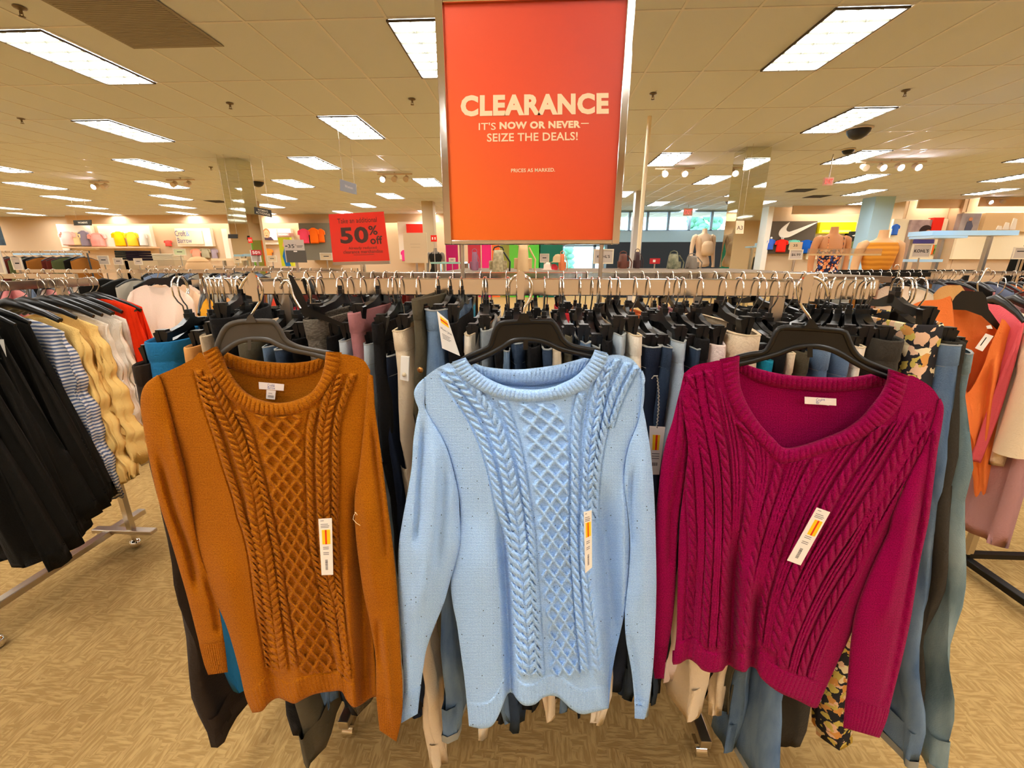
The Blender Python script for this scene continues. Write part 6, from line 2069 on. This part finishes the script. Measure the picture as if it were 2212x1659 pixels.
# dark goods on the shelves far left and right
for i, (px, py, a, b_, Y, c_, lab) in enumerate([(262, 541, 26, 20, 6.8, (44, 46, 40), 'dark folded stack on the shelf far left'), (288, 541, 30, 22, 6.8, (36, 26, 34), 'near-black folded stack beside the dark one far left'), (345, 548, 60, 14, 7.4, (212, 196, 164), 'pale table of goods below the lettering panel')]):
    c = pt(px, py + b_, Y)
    k = pt(px + a / 2, py, Y).x - pt(px - a / 2, py, Y).x
    h = pt(px, py, Y).z - c.z
    t = thing('folded_stack', lab, 'folded clothes', (c.x, Y, c.z))
    for s_ in range(4):
        MB().box(-k / 2 + .004 * s_, k / 2 - .003 * s_, 0, .25, h * s_ / 4, h * (s_ + .93) / 4).build('folded_garment', fabric('stack_%d' % i, c_), t, bevel=.008)
    MB().box(-k / 2 - .02, k / 2 + .02, -.02, .3, -c.z, -.001).build('table', mat('display_table', (196, 172, 136)), t)
# hat, bags and backpack on the fixtures just behind the near rack
c = pt(430, 574, 4.6)
t = thing('sun_hat', 'broad tan straw hat lying on the rack behind the white t-shirts', 'hat', c)
MB().lathe([(.125, -.04), (.122, .0), (.095, .055), (.06, .085), (.02, .095), (.001, .096)], n=28).build('brim_and_crown', mat('straw', (220, 176, 124), rough=.8, bump=(200, .5)), t)
t2 = thing('hat_stand', 'wooden stand under the broad straw hat', 'stand', (c.x, c.y, 0))
MB().lathe([(.16, 0), (.16, .03), (.02, .05), (.02, c.z - .08), (.09, c.z - .06), (.09, c.z - .035)], n=20).build('pedestal', mat('stand_wood', (180, 140, 96), rough=.6), t2)
MB().tube([(math.cos(a) * .10, math.sin(a) * .10, .042) for a in np.linspace(0, 2 * PI, 25)], .006, 6).build('hat_band', mat('straw_band', (196, 150, 100)), t)
def bag(label, px, py, w_, h_, Y, m, kind='backpack', strapm=None, tagc=None):
    c = pt(px, py, Y)
    t = thing(kind, label, kind.replace('_', ' '), c)
    k, h = w_ * Y / 955, h_ * Y / 955
    n = 24
    q = np.linspace(0, 2 * PI, n, endpoint=False)
    R = []
    for u in np.linspace(0, 1, 10):
        ww = k / 2 * (1.0 - .25 * u ** 2) * (1 if u < .93 else .6)
        x, y = super_section(ww, k * .22 * (1 - .3 * u), n, 3)
        R.append(np.stack([x, y, np.full(n, h * u)], -1))
    mb = MB().grid(np.array(R), wrap=True, flip=True)
    mb.add(R[-1], [tuple(range(n))])
    mb.build('body', m, t)
    MB().tube([(-k * .18, 0, h * .98), (-k * .14, 0, h * 1.12), (0, 0, h * 1.18), (k * .14, 0, h * 1.12), (k * .18, 0, h * .98)], k * .025, 8).build('handle', strapm or m, t)
    x0 = MB().cbox((0, -k * .22, h * .30), (k * .62, k * .12, h * .42)).build('pocket', m, t, bevel=k * .03)
    if tagc:
        MB().cbox((-k * .05, -k * .27, h * .62), (k * .16, .004, h * .22)).build('tag', tagc, t)
    MB().tube([(k * .2, -k * .2, h * .9), (k * .42, -k * .3, h * .45), (k * .40, -k * .28, h * .02)], k * .03, 6).build('strap', strapm or m, t)
    return t
PATB = mat('monogram_canvas', (150, 138, 100), rough=.7, vary=(60, (196, 180, 138)))
bag('brown patterned backpack with a paper tag under the orange sign', 1077, 586, 62, 44, 2.5, PATB, strapm=BLACKP, tagc=mat('pink_tag', (232, 184, 150)))
bag('beige canvas backpack right of the patterned one under the orange sign', 1130, 586, 62, 54, 2.9, mat('beige_canvas', (214, 178, 128), rough=.7))
bag('camouflage bag below the navy cabinet', 1452, 582, 44, 32, 4.0, mat('camo', (70, 74, 54), rough=.7, vary=(18, (150, 146, 116))), kind='handbag')
bag('grey bag with a hooped handle beside the beige mannequin', 1492, 580, 42, 26, 4.0, mat('bag_grey', (130, 118, 104), rough=.6), kind='handbag')
bag('brown leather bag hanging right of the store sign', 1344, 580, 40, 30, 3.6, mat('bag_brown', (96, 50, 34), rough=.5), kind='handbag')
bag('dark brown leather bag beside the brown one', 1374, 580, 28, 34, 3.7, mat('bag_dark', (60, 34, 34), rough=.5), kind='handbag')
bag('orange bag leaning near the entrance under the orange sign', 1214, 584, 26, 34, 3.4, mat('bag_orange', (216, 120, 70), rough=.6), kind='handbag')
bag('purple bag with dangling straps left of the patterned backpack', 1026, 586, 30, 40, 3.4, mat('bag_purple', (150, 100, 120), rough=.6), kind='handbag')
# round goods under the sign
for i, (px, py, r, c_, lab) in enumerate([(1184, 572, 10, (236, 200, 176), 'pink rounded cap on the fixture under the orange sign'), (1196, 574, 9, (232, 70, 80), 'red rounded cap beside the pink one'), (1205, 556, 11, (196, 164, 120), 'tan bucket hat above the red cap')]):
    c = pt(px, py + 10, 3.6)
    t = thing('cap', lab, 'hat', c)
    k = r * 3.6 / 955
    MB().lathe([(k * 1.2, 0), (k, k * .1), (k * .95, k * .9), (k * .5, k * 1.4), (.001, k * 1.5)], n=18).build('crown', fabric('cap_%d' % i, c_), t)
    MB().lathe([(k * .95, k * .02), (k * 1.6, -.02 * k), (k * 1.6, -.06 * k), (k * .95, -.06 * k)], n=18).build('brim', fabric('cap_%d' % i, c_), t)
# fixture that carries bags and caps
t = thing('display_fixture', 'chrome table fixture carrying the backpacks under the orange sign', 'display table', (.2, 3.0, 0))
zf = pt(1100, 587, 3.0).z
MB().box(-.85, 1.6, -.7, 1.2, zf - .03, zf - .001).build('table_top', mat('fixture_top', (120, 100, 78)), t)
for x in (-.8, 1.55):
    for y in (-.65, 1.15):
        MB().box(x - .02, x + .02, y - .02, y + .02, 0, zf - .03).build('leg', STEEL, t)

# ================================================================== the orange clearance sign
YS = 1.20
A_, B_ = pt(962, 529, YS), pt(1336, 527, YS)
TL, TR = pt(946, -2, YS), pt(1371, -2, YS)
x0, x1, zb, zt = A_.x, B_.x, A_.z, TL.z
cx = (x0 + x1) / 2
sg = thing('floor_sign', 'large orange clearance sign in a chrome frame above the near rack', 'sign', (cx, YS, 0))
hw_ = (x1 - x0) / 2
fw_ = .019
def orange():
    m = bpy.data.materials.new('printed_orange_poster')
    m.use_nodes = True
    nt = m.node_tree
    bs = nt.nodes['Principled BSDF']
    bs.inputs['Roughness'].default_value = .4
    tc = N(nt, 'ShaderNodeTexCoord')
    sp = N(nt, 'ShaderNodeSeparateXYZ')
    nt.links.new(tc.outputs['Object'], sp.inputs[0])
    a = N(nt, 'ShaderNodeMath', operation='MULTIPLY_ADD')
    a.inputs[1].default_value = 1.0 / (2 * hw_)
    a.inputs[2].default_value = .5
    nt.links.new(sp.outputs[0], a.inputs[0])
    b2 = N(nt, 'ShaderNodeMath', operation='MULTIPLY_ADD')
    b2.inputs[1].default_value = 1.0 / (zt - zb)
    b2.inputs[2].default_value = -zb / (zt - zb)
    nt.links.new(sp.outputs[2], b2.inputs[0])
    s_ = N(nt, 'ShaderNodeMath', operation='ADD')
    nt.links.new(a.outputs[0], s_.inputs[0])
    nt.links.new(b2.outputs[0], s_.inputs[1])
    cr = N(nt, 'ShaderNodeValToRGB')
    el = cr.color_ramp.elements
    el[0].position = .10; el[0].color = lin((255, 112, 0))
    el[1].position = 1.0; el[1].color = lin((208, 62, 30))
    e = el.new(.55); e.color = lin((240, 80, 16))
    hf = N(nt, 'ShaderNodeMath', operation='MULTIPLY')
    hf.inputs[1].default_value = .62
    nt.links.new(s_.outputs[0], hf.inputs[0])
    nt.links.new(hf.outputs[0], cr.inputs[0])
    nt.links.new(cr.outputs[0], bs.inputs['Base Color'])
    return m
MB().box(-hw_ + fw_, hw_ - fw_, -.004, .004, zb + .012, zt - .012).build('poster', orange(), sg)
for nm, bx in (('frame_side', (-hw_, -hw_ + fw_, zb, zt)), ('frame_side', (hw_ - fw_, hw_, zb, zt)), ('frame_bottom', (-hw_ + fw_, hw_ - fw_, zb, zb + .012)), ('frame_top', (-hw_ + fw_, hw_ - fw_, zt - .012, zt))):
    MB().box(bx[0], bx[1], -.012, .012, bx[2], bx[3]).build(nm, CHROME, sg, bevel=.002)
for px in (999, 1298):
    x = pt(px, 560, YS).x - cx
    MB().tube([(x, 0, .09), (x, 0, zb + .002)], .0055, 10).build('leg', STEEL, sg)
LET = mat('sign_cream_print', (252, 222, 180), rough=.5)
def fs(px, py, d):
    p = pt(px, -py, YS - .0042 - d)
    return (p.x - cx, p.y - YS, p.z)
mb = MB()
def tl(s_, a, b_, y0, y1, bold, dy=0.0):
    text_into(mb, s_, a, b_, -y1, -y0, lambda p, q_, d: fs(p, q_ + (p - 1155) * .018, d), bold=bold, depth=.0006)
tl('CLEARANCE', 995, 1315, 203, 249, .05)
tl("IT'S", 1034, 1071, 263, 279, .008)
tl('NOW OR NEVER', 1079, 1254, 262, 278, .05)
tl('\u2014', 1255, 1272, 267.5, 269.5, .0)
tl('SEIZE THE DEALS!', 1052, 1248, 286.5, 304.5, .016)
tl('PRICES AS MARKED.', 1104, 1199, 363.5, 371.5, .02)
mb.build('lettering', LET, sg)

t = thing('sign_pole', 'slender cream pole rising to the ceiling right of the orange sign', 'pole', (pt(1376, 560, 7.0).x, 7.0, 0))
MB().tube([(0, 0, 0), (.02, 0, HC)], .03, 12).build('shaft', mat('cream_pole', (240, 222, 186), rough=.5), t)
MB().lathe([(.01, 0), (.2, 0), (.2, .02), (.03, .05)], n=20).build('base', mat('cream_pole', (240, 222, 186)), t)
# ================================================================== ceiling fittings and hanging signs
def hang_sign(label, corners, Y, m, text, ink):
    P = [pt(*c_, Y) for c_ in corners]
    c = (P[0] + P[1]) / 2
    t = thing('hanging_sign', label, 'hanging sign', c)
    f_ = lambda a, b_, d: (P[0] * (1 - a) + P[1] * a) * b_ + (P[3] * (1 - a) + P[2] * a) * (1 - b_) - c + Vector((0, -d, 0))
    MB().prism([(0, 0), (1, 0), (1, 1), (0, 1)], 0, .02, f_).build('panel', m, t)
    mb = MB()
    for s_, a0, a1, b0, b1 in text:
        text_into(mb, s_, a0, a1, b0, b1, f_, bold=.015, depth=.022)
    if mb.v:
        mb.build('lettering', ink, t)
    for a in (.15, .85):
        p = f_(a, 1, -.01)
        MB().tube([p, Vector((p.x, p.y, HC - c.z))], .003, 5).build('wire', STEEL, t)
hang_sign("black hanging sign reading women's activewear", [(550, 447), (586, 454), (588, 470), (551, 462)], 9.0, mat('sign_black', (48, 46, 42), rough=.5), [("WOMEN'S", .22, .82, .55, .85), ('ACTIVEWEAR', .10, .94, .14, .46)], mat('sign_print_grey', (210, 200, 180)))
hang_sign('pale blue hanging sign above the red fifty percent sign', [(735, 387), (770, 398), (771, 421), (736, 412)], 7.0, mat('sign_pale_blue', (160, 164, 176), rough=.5), [('Women', .3, .8, .4, .65)], mat('sign_print_white', (220, 216, 214)))
hang_sign('dark hanging sign over the far left wall panel', [(159, 476), (198, 475), (199, 487), (161, 487)], 15.0, mat('sign_black', (48, 46, 42)), [("WOMEN'S", .25, .78, .35, .7)], mat('sign_print_grey', (210, 200, 180)))
hang_sign('small dark hanging sign at the mirrored column', [(494, 506), (514, 506), (514, 515), (494, 515)], 8.9, mat('sign_black', (48, 46, 42)), [], None)
hang_sign('cream sign with red top edge on the right mirrored column', [(1590, 477), (1607, 477), (1605, 505), (1588, 505)], 8.6, mat('cream_sign', (250, 226, 190)), [('A3', .1, .85, .3, .62)], mat('sign_print_brown', (120, 96, 80)))  # mirror reflection of a sign, built as a solid card before the column

def troffer_vent(label, x, y, sx, sy, m):
    t = thing('ceiling_vent', label, 'ceiling vent', (x, y, HC))
    MB().box(-sx, sx, -sy, sy, -.012, -.007).build('frame', m, t)
    g_ = MB()
    for k in range(44):
        yy = -sy * .93 + 1.86 * sy * k / 43
        g_.box(-sx * .93, sx * .93, yy - sy * .017, yy + sy * .017, -.016, -.0125)
    g_.build('slats', m, t)
VENTM = mat('vent_grey', (146, 138, 122), rough=.7)
v = (atz(165, 0, HC) + atz(375, 55, HC)) / 2
troffer_vent('grey square ceiling vent at the upper left corner', atz(255, 22, HC).x, atz(255, 25, HC).y, .45, .6, VENTM)
for px, py, lab in ((1730, 411, 'dark ceiling vent left of the track spotlights'), (1765, 424, 'dark ceiling vent behind the other small one'), (470, 435, 'thin dark ceiling vent left of the mirrored column')):
    p = atz(px, py, HC)
    troffer_vent(lab, p.x, p.y, .3, .3, mat('vent_dark', (70, 70, 72)))
SPR = mat('sprinkler_metal', (110, 96, 76), rough=.35, metal=.8)
s0 = None
for px, py, lab in ((42, 14, 'ceiling sprinkler at the upper left corner'), (496, 222, 'ceiling sprinkler above the left mirrored column'), (890, 213, 'ceiling sprinkler just left of the orange sign'), (1411, 201, 'ceiling sprinkler just right of the orange sign'), (1957, 194, 'ceiling sprinkler above the black security dome'),
                    (45, 255, 'ceiling sprinkler at the far left edge'), (455, 360, 'small ceiling sprinkler left of the mirrored column')):
    p = atz(px, py, HC)
    if s0 is None:
        s0 = thing('sprinkler', lab, 'sprinkler', p)
        MB().lathe([(.045, -.0062), (.04, -.014), (.02, -.018), (.008, -.03), (.006, -.05), (.002, -.052)], n=16).build('escutcheon', SPR, s0)
        MB().lathe([(.002, -.066), (.022, -.068), (.022, -.071), (.002, -.073)], n=12).tube([(-.012, 0, -.03), (-.014, 0, -.06), (0, 0, -.068)], .003, 5).tube([(.012, 0, -.03), (.014, 0, -.06), (0, 0, -.068)], .003, 5).build('deflector', SPR, s0)
    else:
        copy_tree(s0, p, label=lab)
for px, py, lab, m, k in ((1856, 277, 'black security dome beside the second light on the right', BLACKP, .16), (1833, 322, 'small dark security dome beyond the big one', BLACKP, .10), (556, 391, 'black security dome right of the left mirrored column', BLACKP, .15), (1575, 434, 'tiny grey security dome near the right mirrored column', mat('dome_grey', (120, 130, 150), rough=.3), .12)):
    p = atz(px, py, HC)
    t = thing('security_dome', lab, 'security camera', p)
    MB().lathe([(k * 1.15, -.0062), (k * 1.15, -.02), (k, -.024)], n=24).build('mount_ring', mat('dome_ring', (214, 200, 178)), t)
    MB().lathe([(k, -.022), (k * .95, -k * .4), (k * .7, -k * .75), (k * .35, -k * .95), (.001, -k)], n=24).build('dome', m, t)
LITS = emission('spot_lit', (1.0, .85, .95), 60)
def track(label, px0, px1, py, n, lit, Y=None):
    a = atz(px0, py, HC - .06)
    b_ = pt(px1, py, a.y)
    t = thing('track_light', label, 'track light', (a.x, a.y, HC))
    L_ = b_.x - a.x
    MB().box(0, L_, -.02, .02, -.06, -.03).build('track', mat('track_cream', (206, 186, 160), rough=.5), t)
    MB().box(L_ / 2 - .01, L_ / 2 + .01, -.01, .01, -.03, -.006).build('stem', mat('track_cream', (206, 186, 160)), t)
    for k in range(n):
        x = L_ * (k + .5) / n
        hd = MB().tube([(x, 0, -.06), (x, 0, -.10)], .012, 8).tube([(x, .06, -.11), (x, -.07, -.17)], [.05, .065], 14).build('spot_head', mat('track_cream', (206, 186, 160)), t)
        if k in lit:
            MB().tube([(x, -.071, -.1705), (x, -.078, -.1735)], .055, 14).build('lamp_face', LITS, hd)
track('track light with one glowing spot left of the orange sign', 815, 890, 378, 3, (0,))
track('track light with one glowing spot over the far left shop', 195, 235, 395, 2, (0,))
track('track light with one glowing spot right of the orange sign', 1415, 1500, 366, 2, (0, 1))
track('track light with three glowing spots right of the mirrored column', 1850, 2000, 352, 4, (1, 2, 3))
track('track light with one glowing spot near the right edge', 2125, 2180, 430, 2, (0,))
track('track light with dark spots left of the mirrored column', 360, 420, 390, 2, ())
EX = emission('exit_red', (1.0, .12, .10), 1.1)
for px, py, lab in ((1789, 392, 'small red exit sign hanging right of the mirrored column'), (1486, 458, 'small red exit sign over the entrance windows')):
    Y = 9.5 if px > 1700 else 17.5
    c = pt(px, py, Y)
    t = thing('exit_sign', lab, 'exit sign', c)
    k = 9 * Y / 955
    MB().box(-k, k, -.02, .02, -k * .8, k * .8).build('case', mat('exit_case', (236, 190, 180)), t)
    mb = MB()
    text_into(mb, 'EXIT', -k * .8, k * .8, -k * .5, k * .5, lambda a, b_, d: (a, -.021 - d, b_), bold=.03)
    mb.build('lettering', EX, t)
    MB().tube([(0, 0, k * .8), (0, 0, HC - c.z)], .01, 6).build('stem', STEEL, t)
